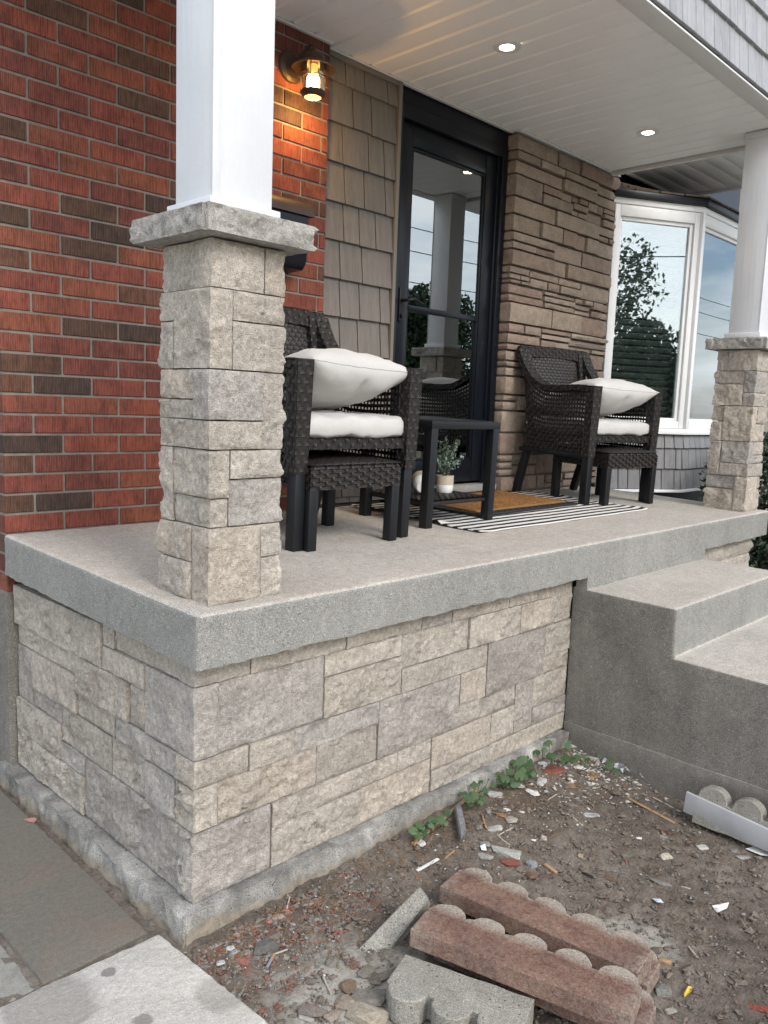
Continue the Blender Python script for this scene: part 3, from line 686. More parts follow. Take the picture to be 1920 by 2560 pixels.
def shake_row(parent, p0, p1, z, h, col, wmin, wmax, rot=0, over=.02):
    p0, p1 = Vector(p0), Vector(p1); L = (p1-p0).length; d = (p1-p0)/L; x = 0
    while x < L-.004:
        w = random.uniform(wmin, wmax); 
        if L-x-w < wmin*.5: w = L-x
        hh = h+over; f_ = random.uniform(.92, 1.08); c = tuple(v*f_ for v in col)
        mobj('shake', shake_mesh(w-.0055, hh), None, parent, loc=p0+d*(x+w/2)+Vector((0, 0, z+random.uniform(-.0015, .0015))), rot=(0, 0, math.atan2(d.y, d.x)), color=c); x += w
TAUPE = (.145, .130, .112); SGREY = (.30, .305, .315)
SX0, SX1 = 1.452, 1.905
sd = thing('shake_siding', 'taupe shake siding panel between the red brick and the black door', 'siding', (SX0, SID, 0))
box('sheathing', (.002, SX1-SX0-.002, .004, .05, 0, H+.1), M_DARKJOINT, sd)
zr = [2.072-.113-.1715*i for i in range(13)]
shake_row(sd, (0, 0, 0), (SX1-SX0, 0, 0), 1.959, .12, TAUPE, .10, .17)
for i, z in enumerate(zr[1:]):
    zb = z if z > .05 else .045
    shake_row(sd, (0, 0, 0), (SX1-SX0, 0, 0), zb, .1715 if z > .05 else .1715-(zb-z), TAUPE, .10, .17)
    if z <= .05: break
M_TAUPETRIM = plain('taupe_trim', (.15, .135, .115), .5, var=.04)
box('top_channel', (0, SX1-SX0, -.022, .0, H-.035, H-.012), M_TAUPETRIM, sd, bev=.002)
box('side_channel', (SX1-SX0, SX1-SX0+.022, -.026, .02, .04, H-.012), M_TAUPETRIM, sd, bev=.002)
box('side_channel', (-.014, .0, -.012, .02, .04, H-.036), M_TAUPETRIM, sd, bev=.002)
# ------------------------------------------------------------------ black storm door
DX0, DX1, DY = 1.930, 2.845, 1.272
dr = thing('storm_door', 'black glazed storm door between the shake siding and the brown stone pier', 'door', (DX0, DY, fz(D)))
dz = -fz(D); dw = DX1-DX0; DT = 2.065
def dbox(nm, x0, x1, y0, y1, z0, z1, mat=M_FRAME, par=dr, bev=.003): return box(nm, (x0, x1, y0, y1, z0+dz, z1+dz), mat, par, bev=bev)
dbox('head_board', -.002, dw+.002, -.004, .08, DT-.055, H+.01)
dbox('frame', 0, .042, -.012, .10, .09, DT-.056); dbox('frame', dw-.05, dw, -.012, .10, .09, DT-.056); dbox('frame', .043, dw-.051, -.010, .10, DT-.125, DT-.057)
dbox('frame_bead', .043, .060, .006, .09, .09, DT-.127); dbox('frame_bead', dw-.070, dw-.051, .006, .09, .09, DT-.127)
lx0, lx1, lz0, lz1 = .062, dw-.072, .105, DT-.129
lf_ = dbox('door_leaf', lx0, lx0+.085, .016, .050, lz0, lz1)
dbox('door_leaf_rail', lx1-.088, lx1, .0165, .0505, lz0, lz1); dbox('door_leaf_rail', lx0+.086, lx1-.089, .017, .051, lz1-.105, lz1); dbox('door_leaf_rail', lx0+.086, lx1-.089, .017, .051, lz0, lz0+.125)
gx0, gx1 = lx0+.0855, lx1-.0885
dbox('glazing_bead', gx0, gx0+.014, .022, .045, lz0+.126, lz1-.106, bev=.002); dbox('glazing_bead', gx1-.014, gx1, .022, .045, lz0+.126, lz1-.106, bev=.002)
dbox('glazing_bead', gx0+.015, gx1-.015, .022, .045, lz1-.121, lz1-.106, bev=.002); dbox('glazing_bead', gx0+.015, gx1-.015, .022, .045, lz0+.126, lz0+.141, bev=.002)
zmid = 1.035
dbox('meeting_rail', gx0+.0145, gx1-.0145, .020, .046, zmid-.014, zmid+.014, bev=.002)
dbox('upper_pane', gx0+.0145, gx1-.0145, .031, .035, zmid+.0145, lz1-.1215, M_DGLASS, bev=0); dbox('lower_pane', gx0+.0145, gx1-.0145, .037, .041, lz0+.1415, zmid-.0145, M_DGLASS, bev=0)
dbox('threshold', -.01, dw+.01, -.05, .12, .05, .088, M_SLAB, bev=.004)
pl = dbox('handle_plate', lx0+.018, lx0+.046, .006, .016, .955, 1.128, M_BLACK, bev=.005)
def dtube(nm, path, r, mat, par): return tube(nm, [(x, y, z+dz) for x, y, z in path], r, mat, par)
dtube('handle_lever', [(lx0+.032, .01, 1.062), (lx0+.032, -.035, 1.062), (lx0+.042, -.046, 1.064), (lx0+.075, -.048, 1.070), (lx0+.105, -.046, 1.062), (lx0+.130, -.044, 1.054), (lx0+.142, -.043, 1.058)], [.009, .008, .009, .0085, .008, .008, .006], M_BLACK, pl)
lathe('keyhole', [(.0, -.012), (.009, -.011), (.010, 0)], M_BLACK, pl, 16, loc=(lx0+.032, .004, .985+dz), rot=(-PI/2, 0, 0))
dbox('closer_bracket', lx0+.36, lx0+.47, .052, .07, lz1-.16, lz1-.135, M_BLACK)
# inner door seen through the glass
ind = thing('inner_door', 'dark inner door standing behind the storm door glass', 'door', (DX0, DY+.13, fz(D)))
dbox('door_panel', .0, dw-.22, 0, .05, .09, DT, M_INDOOR, ind); dbox('jamb', dw-.215, dw-.165, -.012, .05, .09, DT, M_JAMB, ind); dbox('side_panel', dw-.16, dw+.05, 0, .05, .09, DT, M_INTERIOR, ind)
dbox('inset_panel', .14, dw-.36, -.012, -.001, .25, .80, M_INDOOR, ind); dbox('inset_panel', .14, dw-.36, -.012, -.001, .95, 1.85, M_INDOOR, ind)
# ------------------------------------------------------------------ brown ledge-stone pier
random.seed(21)
pier = thing('ledgestone_pier', 'brown ledge-stone pier between the black door and the bay window', 'stone pier', (2.85, 1.205, fz(D)))
PX0, PX1, PY = 2.852, 3.985, 1.205
M_PMORT = plain('pier_mortar', (.19, .158, .128), .95, .8, 90, .15, 20)
box('mortar_bed', (PX0+.016, PX1-.026, PY+.026, PY+.3, fz(D)-.01, H-.012), M_PMORT, pier, loc=(-2.85, -1.205, -fz(D)))
LC = [(.28, .225, .175), (.295, .24, .19), (.265, .21, .163), (.25, .19, .15), (.29, .236, .188), (.235, .188, .152), (.245, .18, .143)]
def ledge_layout():
    out = []; z = fz(D)+.004; top = H-.012; W_ = PX1-PX0; occ = []
    while z < top-.02:
        big = random.uniform(.085, .135); n = random.choice([2, 3]); big = min(big, top-z)
        if top-z-big < .05: big = top-z
        x = 0
        segs = []
        while x < W_-.02:
            w = random.choice([random.uniform(.12, .22), random.uniform(.22, .36), random.uniform(.32, .52)])
            if W_-x-w < .10: w = W_-x
            segs.append((x, w)); x += w
        for x, w in segs:
            if w > .27 and random.random() < .62: out.append((x, w, z, big))
            else:
                k = random.choice([2, 2, 3]) if big > .1 else random.choice([1, 2]); hs = [random.uniform(.7, 1.3) for _ in range(k)]; s_ = sum(hs); q = z
                for h_ in hs:
                    hh = big*h_/s_
                    if w > .16 and random.random() < .55: c = random.uniform(.35, .65)*w; out.append((x, c, q, hh)); out.append((x+c, w-c, q, hh))
                    else: out.append((x, w, q, hh))
                    q += hh
        z += big
    return out
for x, w, z, h in ledge_layout():
    j = .0125; edge_l = x < .001; edge_r = x+w > PX1-PX0-.001; pj = random.uniform(-.016, .012)
    rf = ['-y']+(['-x'] if edge_l else [])+(['+x'] if edge_r else [])
    b = (PX0+x+(0 if edge_l else j/2), PX0+x+w-(random.uniform(0, .02) if edge_r else j/2), PY+pj, PY+(.12 if edge_l else .05), z+j/2, z+h-j/2)
    if b[5]-b[4] < .012: continue
    rock('ledge_stone', b, rf, pier, M_LEDGE, random.choice(LC), res=.016, bulge=.007, amp=.006, edge=.006, freq=14, gap=0).location -= Vector((2.85, 1.205, fz(D)))
# ------------------------------------------------------------------ porch ceiling
pc = thing('porch_ceiling', 'off-white ribbed vinyl porch ceiling over the chairs', 'ceiling', (1.9, .6, H))
CX0, CX1 = -.16, 3.885; PLK = .1268
def plank_mesh(w, L, t=.012):
    pf = [(-w/2, .014), (-w/2, .0115), (-w/2+.011, .0105), (-w/2+.020, 0), (w/2-.0025, 0), (w/2-.0015, .0135)]
    bm = bmesh.new(); a = [bm.verts.new((x, 0, z)) for x, z in pf]; b = [bm.verts.new((x, L, z)) for x, z in pf]
    for i in range(len(pf)-1): bm.faces.new((a[i], b[i], b[i+1], a[i+1]))
    bmesh.ops.recalc_face_normals(bm, faces=bm.faces[:])
    for f in bm.faces: 
        if f.normal.z > .5: f.normal_flip()
    me = bpy.data.meshes.new('soffit_plank'); bm.to_mesh(me); bm.free(); me.materials.append(M_SOFFIT); return me
PM = plank_mesh(PLK, SID-.03+.02)
n = int((CX1-CX0)/PLK); off = 1.832-PLK*math.floor((1.832-CX0)/PLK)
x = off+PLK/2
while x < CX1-.01:
    mobj('soffit_plank', PM, None, pc, loc=(x-1.9, .03-.6, random.uniform(0, .0008)), rot=(0, random.uniform(-.012, .012), 0)); x += PLK
M_STRIM = plain('soffit_trim', (.66, .66, .64), .4, var=.03)
box('front_trim', (CX0, CX1+.01, -.012, .078, H-.007, H+.002), M_STRIM, pc, bev=.002, loc=(-1.9, -.6, -H))
box('wall_channel', (BX1+.02, 2.845, SID-.020, SID+.004, H-.011, H-.001), M_STRIM, pc, bev=.002, loc=(-1.9, -.6, -H))
box('wall_channel', (BX0, BX1, D-.022, D-.003, H-.011, H-.001), M_STRIM, pc, bev=.002, loc=(-1.9, -.6, -H))
box('wall_channel', (2.85, PX1, PY-.024, PY-.006, H-.0105, H-.0015), M_STRIM, pc, bev=.002, loc=(-1.9, -.6, -H))
box('end_trim', (CX1-.004, CX1+.022, .08, SID, H-.022, H+.012), M_STRIM, pc, bev=.003, loc=(-1.9, -.6, -H))
box('ceiling_deck', (CX0, CX1, .02, SID+.2, H+.018, H+.03), M_DARKJOINT, pc, loc=(-1.9, -.6, -H))
# roof edge with grey shakes
random.seed(31)
fs_ = thing('shake_fascia', 'light grey shake siding on the porch roof edge above the ceiling', 'siding', (1.9, 0, H))
box('sheathing', (CX0, CX1+.03, .004, 1.5, H+.032, 3.0), M_DARKJOINT, fs_, loc=(-1.9, 0, -H))
box('shadow_line_strip', (CX0, CX1+.03, -.003, .013, H+.003, H+.012), M_BLACK, fs_, loc=(-1.9, 0, -H))  # black strip standing in for the dark shadow line below the shakes
for i in range(5): shake_row(fs_, (CX0-1.9, .002, 0), (CX1+.03-1.9, .002, 0), .0155+.1615*i, .1615, SGREY, .075, .135)
# recessed pot lights
for (px, py), lb in (((1.953, .637), 'lit recessed ceiling light above the black door, nearer to the wall lantern'), ((3.324, .664), 'lit recessed ceiling light above the far chair, near the right post')):
    t = thing('recessed_light', lb, 'ceiling light', (px, py, H), group='lit recessed ceiling lights')
    lathe('trim_ring', [(.030, .004), (.034, -.004), (.048, -.006), (.060, -.004), (.062, .003)], M_STRIM, t)
    lathe('lamp', [(.0, -.0045), (.016, -.0045), (.027, -.003), (.0335, .0025)], M_POT, t)
    l = bpy.data.lights.new('pot_beam', 'SPOT'); l.energy = 1.6; l.color = (1, .80, .58); l.spot_size = 2.2; l.spot_blend = .8; l.shadow_soft_size = .03
    lo_ = bpy.data.objects.new('pot_beam', l); link(lo_, t); lo_.location = (0, 0, -.02)
# ------------------------------------------------------------------ bay window
P0 = Vector((3.99, 1.226, 0)); P1 = Vector((4.588, .880, 0)); P2 = Vector((5.85, .880, 0)); P3 = Vector((6.45, 1.226, 0))
bay = thing('bay_window', 'white framed bay window with grey shake skirt, right of the brown stone pier', 'window', (4.9, .9, 0))
BO = Vector((-4.9, -.9, 0))
def seg_mat(a, b):
    d = (b-a).normalized(); n = Vector((d.y, -d.x, 0)); return Matrix((( d.x, -n.x, 0, a.x), (d.y, -n.y, 0, a.y), (0, 0, 1, 0), (0, 0, 0, 1)))
def sbox(nm, a, b, u0, u1, y0, y1, z0, z1, mat, par=None, bev=.003):
    """box in the frame of wall segment a-b: u along it, y inward, z up"""
    bm = bmesh.new(); add_box(bm, u0, u1, y0, y1, z0, z1, bev=bev)
    M_ = seg_mat(a, b)
    for v in bm.verts: v.co = M_ @ v.co + BO
    bmesh.ops.recalc_face_normals(bm, faces=bm.faces[:])
    return bm_obj(nm, bm, mat, par or bay, smooth=bev > 0, sharp=40)
ZS, ZT = .44, 1.922
def window(a, b, i):
    L = (b-a).length; fw = .055
    w = sbox('sash_frame', a, b, .012, fw, -.012, .05, ZS, ZT, M_TRIM)
    sbox('sash_frame', a, b, L-fw, L-.012, -.012, .05, ZS, ZT, M_TRIM); sbox('sash_frame', a, b, fw+.0005, L-fw-.0005, -.012, .05, ZT-.075, ZT, M_TRIM); sbox('sash_frame', a, b, fw+.0005, L-fw-.0005, -.012, .05, ZS, ZS+.05, M_TRIM)
    f2 = fw+.026
    for u0, u1, z0, z1 in ((fw, f2, ZS+.05, ZT-.075), (L-f2, L-fw, ZS+.05, ZT-.075), (f2, L-f2, ZT-.10, ZT-.0755), (f2, L-f2, ZS+.0505, ZS+.072)):
        sbox('glazing_bead', a, b, u0+.0005, u1-.0005, .006, .045, z0, z1, M_TRIM)
    sbox('pane', a, b, f2, L-f2, .020, .024, ZS+.072, ZT-.10, M_GLASS, bev=0)
    z = ZS+.085
    bl = bpy.data.objects.new('blind', None); link(bl, bay)
    while z < ZT-.12:
        bm = bmesh.new(); add_box(bm, fw+.03, L-fw-.03, .085, .130, z, z+.003)
        M_ = seg_mat(a, b); 
        for v in bm.verts:
            y = v.co.y-.108; v.co.z += -y*.55; v.co = M_ @ v.co + BO
        bm_obj('slat', bm, M_BLIND, bl); z += .046
for i, (a, b) in enumerate(((P0, P1), (P1, P2), (P2, P3))):
    L = (b-a).length; window(a, b, i)
    sbox('skirt_sheathing', a, b, .0, L, .01, .06, .0, ZS-.045, M_DARKJOINT, bev=0)
    sbox('sill', a, b, -.012, L+.012, -.030, .03, ZS-.042, ZS-.002, M_TRIM); sbox('head_band', a, b, -.006, L+.006, -.020, .06, ZT+.001, ZT+.040, M_TRIM)
    sbox('roof_fascia', a, b, -.02, L+.02, -.045, .06, ZT+.041, ZT+.085, M_FRAME); sbox('base_trim', a, b, -.012, L+.012, -.035, .05, -.016, .004, M_TRIM)
    random.seed(40+i); nrm_ = Vector(((b-a).normalized().y, -(b-a).normalized().x, 0))
    for r in range(3):
        shake_row(bay, a+BO+nrm_*-.004, b+BO+nrm_*-.004, .006+.147*r, .145 if r < 2 else .098, (.20, .20, .205), .07, .13, over=.012 if r < 2 else -.004)
for c_ in (P1, P2):
    box('corner_mullion', (-.022, .022, -.022, .022, ZS-.0, ZT+.0), M_TRIM, bay, bev=.004, loc=c_+BO+Vector((0, -.004, 0)))
# floor and dim room of the bay
data_obj('bay_floor', [tuple(p+BO+Vector((0, .03, .003))) for p in (P0, P1, P2, P3)]+[tuple(p+BO+Vector((0, .03, ZT+.02))) for p in (P0, P1, P2, P3)], [(0, 1, 2, 3), (7, 6, 5, 4)], M_INTERIOR, bay)
# bay roof with courses of brown shingles
def bay_roof():
    zt = ZT+.087; q = [Vector((3.95, 1.24, zt)), Vector((4.575, .83, zt)), Vector((5.865, .83, zt)), Vector((6.5, 1.24, zt))]
    top = [Vector((4.0, 1.43, zt+.15)), Vector((4.75, 1.43, zt+.15)), Vector((5.7, 1.43, zt+.15)), Vector((6.45, 1.43, zt+.15))]
    for s in range(3):
        for c in range(5):
            f0, f1 = c/5, (c+1)/5
            a0, b0 = q[s].lerp(top[s], f0), q[s+1].lerp(top[s+1], f0); a1, b1 = q[s].lerp(top[s], f1), q[s+1].lerp(top[s+1], f1)
            n_ = max(3, int((b0-a0).length/.17))
            for k in range(n_):
                u0, u1 = k/n_+.008, (k+1)/n_-.008; lift = Vector((0, 0, .014+random.uniform(0, .006)))
                p = [a0.lerp(b0, u0)+lift, a0.lerp(b0, u1)+lift, a1.lerp(b1, u1)+Vector((0, 0, .004)), a1.lerp(b1, u0)+Vector((0, 0, .004))]
                lw = [v-Vector((0, 0, .012)) for v in p]; vv = [tuple(v+BO) for v in p+lw]
                data_obj('roof_shingle', vv, [(0, 1, 2, 3), (7, 6, 5, 4), (0, 4, 5, 1), (1, 5, 6, 2), (2, 6, 7, 3), (3, 7, 4, 0)], M_ROOF, bay)
    data_obj('roof_deck', [tuple(v+BO+Vector((0, 0, -.002))) for v in q+top], [(0, 1, 5, 4), (1, 2, 6, 5), (2, 3, 7, 6), (3, 2, 1, 0)], M_DARKJOINT, bay)
bay_roof()
# perforated eave to the right of the porch ceiling
ev = thing('roof_eave', 'perforated white eave soffit above the bay window, right of the porch ceiling', 'eave', (4.4, .6, 2.17))
def perf():
    g = G('perforated_vinyl'); c = g.coord(rnd=False); sx = g.N('SeparateXYZ', {0: c})
    a = g.math('SUBTRACT', g.math('FRACT', g.math('MULTIPLY', sx.outputs[0], 55)), .5); b = g.math('SUBTRACT', g.math('FRACT', g.math('MULTIPLY', sx.outputs[1], 55)), .5)
    r = g.math('ADD', g.math('MULTIPLY', a, a), g.math('MULTIPLY', b, b)); d = g.ramp(r, [(.025, 1), (.05, 0)])
    return g.out(g.mix(d, (.78, .79, .78), (.55, .55, .55)), .45)
M_PERF = perf()
EZ = 2.24; EX1, EY1 = 5.24, 1.42
y = EY1-.06
while y > -.35:
    o = box('soffit_panel', (4.42-4.4, EX1-.02-4.4, y-.1255-.6, y-.002-.6, EZ-2.17, EZ+.01-2.17), M_PERF, ev, bev=.004); y -= .127
box('fascia_board', (EX1-.018, EX1+.012, -.4, EY1, EZ-.018, EZ+.10), M_TRIM, ev, bev=.003, loc=(-4.4, -.6, -2.17))
box('edge_trim', (4.42, EX1-.019, EY1-.058, EY1-.03, EZ-.016, EZ+.03), M_TRIM, ev, bev=.003, loc=(-4.4, -.6, -2.17))
box('eave_roof', (4.42, EX1+.03, -.42, EY1+.01, EZ+.101, EZ+.3), M_ROOF, ev, loc=(-4.4, -.6, -2.17))
o = box('wall_board', (3.985, 6.6, 1.435, 1.47, ZT+.02, 2.9), M_FRAME); tag(o, 'dark navy wall board above the bay window', 'wall board')
# ------------------------------------------------------------------ leafy things
def leaf_cloud(name, n, fn, size, mat, parent=None, quadlen=1.7, kind=None, loc=None):
    vs_, fs = [], []
    for i in range(n):
        p = fn(); s = size*random.uniform(.6, 1.3); d = Vector((random.gauss(0, 1), random.gauss(0, 1), random.gauss(0, .8))).normalized(); t = d.orthogonal().normalized()
        t = (Matrix.Rotation(random.uniform(0, 6.28), 3, d) @ t); u = d.cross(t); b = len(vs_)
        vs_ += [p-t*s*quadlen/2, p+u*s*.45+d*s*.12, p+t*s*quadlen/2, p-u*s*.45+d*s*.12]; fs += [(b, b+1, b+2), (b, b+2, b+3)]
    o = data_obj(name, vs_, fs, mat, parent, loc=loc, smooth=False)
    if kind: o['kind'] = kind
    return o
def hedge(name, label, loc, dims, n, size):
    t = thing(name, label, 'hedge', loc)
    def fn():
        while True:
            p = Vector((random.uniform(-1, 1), random.uniform(-1, 1), random.uniform(0, 1)))
            r = max(abs(p.x), abs(p.y), p.z)
            q = Vector((p.x*dims[0], p.y*dims[1], p.z*dims[2])); 
            if random.random() < .25+.75*r**3: return q*(1+.12*noise.noise(q*2.2+Vector(loc)))
    leaf_cloud('foliage', n, fn, size, M_HEDGE, t, kind='stuff')
    for k in range(5): tube('stem', [(dims[0]*random.uniform(-.6, .6), dims[1]*random.uniform(-.4, .4), -.1), (dims[0]*random.uniform(-.7, .7), dims[1]*random.uniform(-.5, .5), dims[2]*.8)], [.02, .006], M_BARK, t, 6)
    return t
random.seed(77)
hedge('evergreen_hedge', 'dark evergreen hedge beyond the right end of the porch slab', (5.3, .10, -.95), (.85, .55, 1.32), 14000, .032)
def tree(label, loc, h, rad, n, size, trunk=.12, group=None):
    t = thing('garden_tree', label, 'tree', loc, group=group)
    clumps = [(Vector((random.uniform(-.75, .75)*rad, random.uniform(-.75, .75)*rad, h*random.uniform(.42, .95))), rad*random.uniform(.28, .5)) for _ in range(22)]
    def fn():
        c, r = random.choice(clumps); d = Vector((random.gauss(0, 1), random.gauss(0, 1), random.gauss(0, 1))).normalized(); return c+d*r*random.random()**.4
    leaf_cloud('crown', n, fn, size, M_TREE, t, kind='stuff')
    tube('trunk', [(0, 0, -.1), (.05, .03, h*.3), (0, .1, h*.6), (.05, 0, h*.85)], [trunk, trunk*.8, trunk*.5, .02], M_BARK, t, 8)
    for c, r in clumps[:8]: tube('limb', [(0, .05, h*.4), tuple(c*.6+Vector((0, 0, h*.18))), tuple(c)], [trunk*.4, trunk*.25, .01], M_BARK, t, 5)
    return t
# street side, behind the viewer: mirrored in the glass
tree('slender leafy tree mirrored in the left bay pane', (4.35, -6.4, -1.0), 4.1, .85, 4200, .055, .05)
tree('dense dark tree mirrored low in the bay pane', (5.5, -7.6, -1.0), 2.75, 1.7, 24000, .065, .14)
tree('round dark tree across the street mirrored in the door glass', (11.6, -15.5, -1.0), 4.9, 2.4, 16000, .11, .16)
tree('broad dark tree across the street beside the white house', (18.5, -14.2, -1.0), 5.2, 2.4, 16000, .11, .16)
nh = thing('neighbour_house', 'white clapboard house across the street mirrored in the door glass', 'house', (16.5, -17.5, -1.0))
box('wall', (-2.6, 2.6, -3, 3, 2.1, 5.2), M_SIDEW, nh); box('brick_base', (-2.6, 2.6, -2.99, 2.99, 0, 2.1), M_BRICK, nh, color=(.25, .09, .06))
for k in range(22): box('clapboard', (-2.64, 2.64, 3.0, 3.03+.008, 2.12+.14*k, 2.12+.14*k+.13), M_SIDEW, nh, bev=.01)
for k in range(22): box('clapboard', (-2.635-.005, -2.6, -3, 3, 2.12+.14*k, 2.12+.14*k+.13), M_SIDEW, nh, bev=.01)
for xw in (-1.2, 1.2):
    w_ = box('window', (xw-.5, xw+.5, 3.03, 3.07, 2.7, 4.0), M_TRIM, nh); box('pane', (xw-.43, xw+.43, 3.071, 3.075, 2.77, 3.93), M_INTERIOR, w_)
data_obj('roof', [(-2.9, -3.3, 5.2), (2.9, -3.3, 5.2), (2.9, 3.3, 5.2), (-2.9, 3.3, 5.2), (-2.9, 0, 6.8), (2.9, 0, 6.8)], [(0, 1, 5, 4), (2, 3, 4, 5), (3, 0, 4), (1, 2, 5), (3, 2, 1, 0)], M_ROOF, nh)
for k, (za, zb_) in enumerate(((4.6, 4.9), (5.3, 5.5), (3.9, 4.2))):
    pth = [(-40+8*i, -10.5-.2*k, za+(zb_-za)*i/12-.5*math.sin(PI*((i % 4)/4))*.6) for i in range(13)]
    tag(tube('overhead_wire', pth, .012, M_BLACK, n=5), ('middle', 'highest', 'lowest')[k]+' of the three thin overhead wires mirrored in the glass', 'wire', 'overhead street wires')
sl = thing('street_lamp', 'street lamp across the road mirrored in the upper door glass', 'street lamp', (9.6, -10.4, -1.0))
tube('pole', [(0, 0, 0), (0, 0, 5.6)], [.09, .06], M_PALEMETAL, sl); tube('arm', [(0, 0, 5.5), (-.3, .5, 5.75), (-.5, 1.0, 5.8)], .035, M_PALEMETAL, sl)
lathe('lamp_head', [(0, .08), (.10, .06), (.16, 0), (.15, -.03), (0, -.05)], M_PALEMETAL, sl, loc=(-.55, 1.15, 5.8))
# ================================================================== WICKER
def woven(P, nu, nv, fu=.9, fv=.9, amp=.0022, closed_v=False, samp=2, ridge=False, dom=None):
    """woven strands over the surface P(u,v): nv strands run along u, nu along v"""
    vs_, fs = [], []
    cache = {}
    def frame(u, v):
        k = (round(u, 5), round(v, 5))
        if k not in cache:
            e = .004; p = P(u, v); a = P(min(u+e, 1), v)-P(max(u-e, 0), v)
            b = P(u, (v+e) if closed_v else min(v+e, 1))-P(u, (v-e) if closed_v else max(v-e, 0)); n_ = a.cross(b)
            cache[k] = (p, n_.normalized() if n_.length > 1e-12 else Vector((0, 0, 1)))
        return cache[k]
    def strand(along_u, j):
        cnt, oth = (nu, nv) if along_u else (nv, nu); w = (fu if along_u else fv)/oth*.5; c = (j+.5)/oth
        XS_ = [(w*(q_/3-1), (.1, .75, .15, .8, .15, .75, .1)[q_]) for q_ in range(7)] if ridge else [(-w, 0), (0, .5), (w, 0)]; nx = len(XS_)
        m = cnt*samp; b = len(vs_)
        for i in range(m+1):
            s = i/m; ph = math.cos(PI*(s*cnt-.5+j+(0 if along_u else 1)))
            for k, (dc, up) in enumerate(XS_):
                u, v = (s, c+dc) if along_u else (c+dc, s)
                if not along_u: u = min(max(u, 0), 1)
                p, n_ = frame(u, v); hh = ph if not dom else ((.35*ph+.45) if (dom == 'u') == along_u else (1.15*ph-.1)); vs_.append(p+n_*(amp*(hh+up)))
        for i in range(m):
            for k in range(nx-1): a = b+i*nx+k; fs.append((a, a+nx, a+nx+1, a+1))
    for j in range(nv): strand(True, j)
    for j in range(nu): strand(False, j)
    return vs_, fs
def wick(name, P, nu, nv, parent, **kw):
    v, f = woven(P, nu, nv, **kw); return data_obj(name, v, f, M_WICKER, parent, smooth=True)
def path_len(p): return sum((Vector(p[i+1])-Vector(p[i])).length for i in range(len(p)-1))
def wbar(name, path, side, w, h, parent, cell=.0185, taper=None):
    """solid bar wrapped in wicker: swept rounded rectangle, side = width direction"""
    pts = [Vector(p) for p in path]; L = path_len(pts); cum = [0]
    for i in range(len(pts)-1): cum.append(cum[-1]+(pts[i+1]-pts[i]).length)
    side = Vector(side).normalized()
    def at(u):
        s = u*L
        for i in range(len(pts)-1):
            if s <= cum[i+1]+1e-9:
                t = (s-cum[i])/max(cum[i+1]-cum[i], 1e-9); return pts[i].lerp(pts[i+1], t)
        return pts[-1]
    def tan(u): return (at(min(u+.04, 1))-at(max(u-.04, 0))).normalized()
    per = 2*(w+h)
    def ring(v, sc=1):
        s = (v % 1)*per; 
        if s < w: q = (-w/2+s, h/2)
        elif s < w+h: q = (w/2, h/2-(s-w))
        elif s < 2*w+h: q = (w/2-(s-w-h), -h/2)
        else: q = (-w/2, -h/2+(s-2*w-h))
        r = .010; x, y = q
        return max(-w/2+r*.3, min(w/2-r*.3, x))*sc, max(-h/2+r*.2, min(h/2-r*.2, y))*sc
    def P(u, v, sc=1):
        d = tan(u); n_ = side.cross(d).normalized(); x, y = ring(v, sc); k = 1 if not taper else taper[0]+(taper[1]-taper[0])*u
        return at(u)+side*x*k+n_*y*k
    nv = max(4, 2*round(per/cell/2)); nu = max(2, round(L/(cell*1.6)))
    o = wick(name, P, nu, nv, parent, fu=.84, fv=.42, amp=.0026, closed_v=True, samp=4, ridge=True, dom='u')
    m = 12; vs_, fs = [], []; nr = 12
    for i in range(m+1):
        for k in range(nr): vs_.append(P(i/m, k/nr, .93))
    for i in range(m):
        for k in range(nr): fs.append((i*nr+k, i*nr+(k+1) % nr, (i+1)*nr+(k+1) % nr, (i+1)*nr+k))
    fs += [tuple(range(nr)), tuple(m*nr+k for k in range(nr))]
    data_obj('bar_core', vs_, fs, M_WICKCORE, o)
    return o
ARM = [(0.00, .640), (.10, .648), (.24, .636), (.35, .640), (.44, .684), (.51, .766), (.56, .855)]
def armz(y):
    for (a, b), (c, d) in zip(ARM, ARM[1:]):
        if y <= c: return b+(d-b)*(y-a)/(c-a)
    return ARM[-1][1]
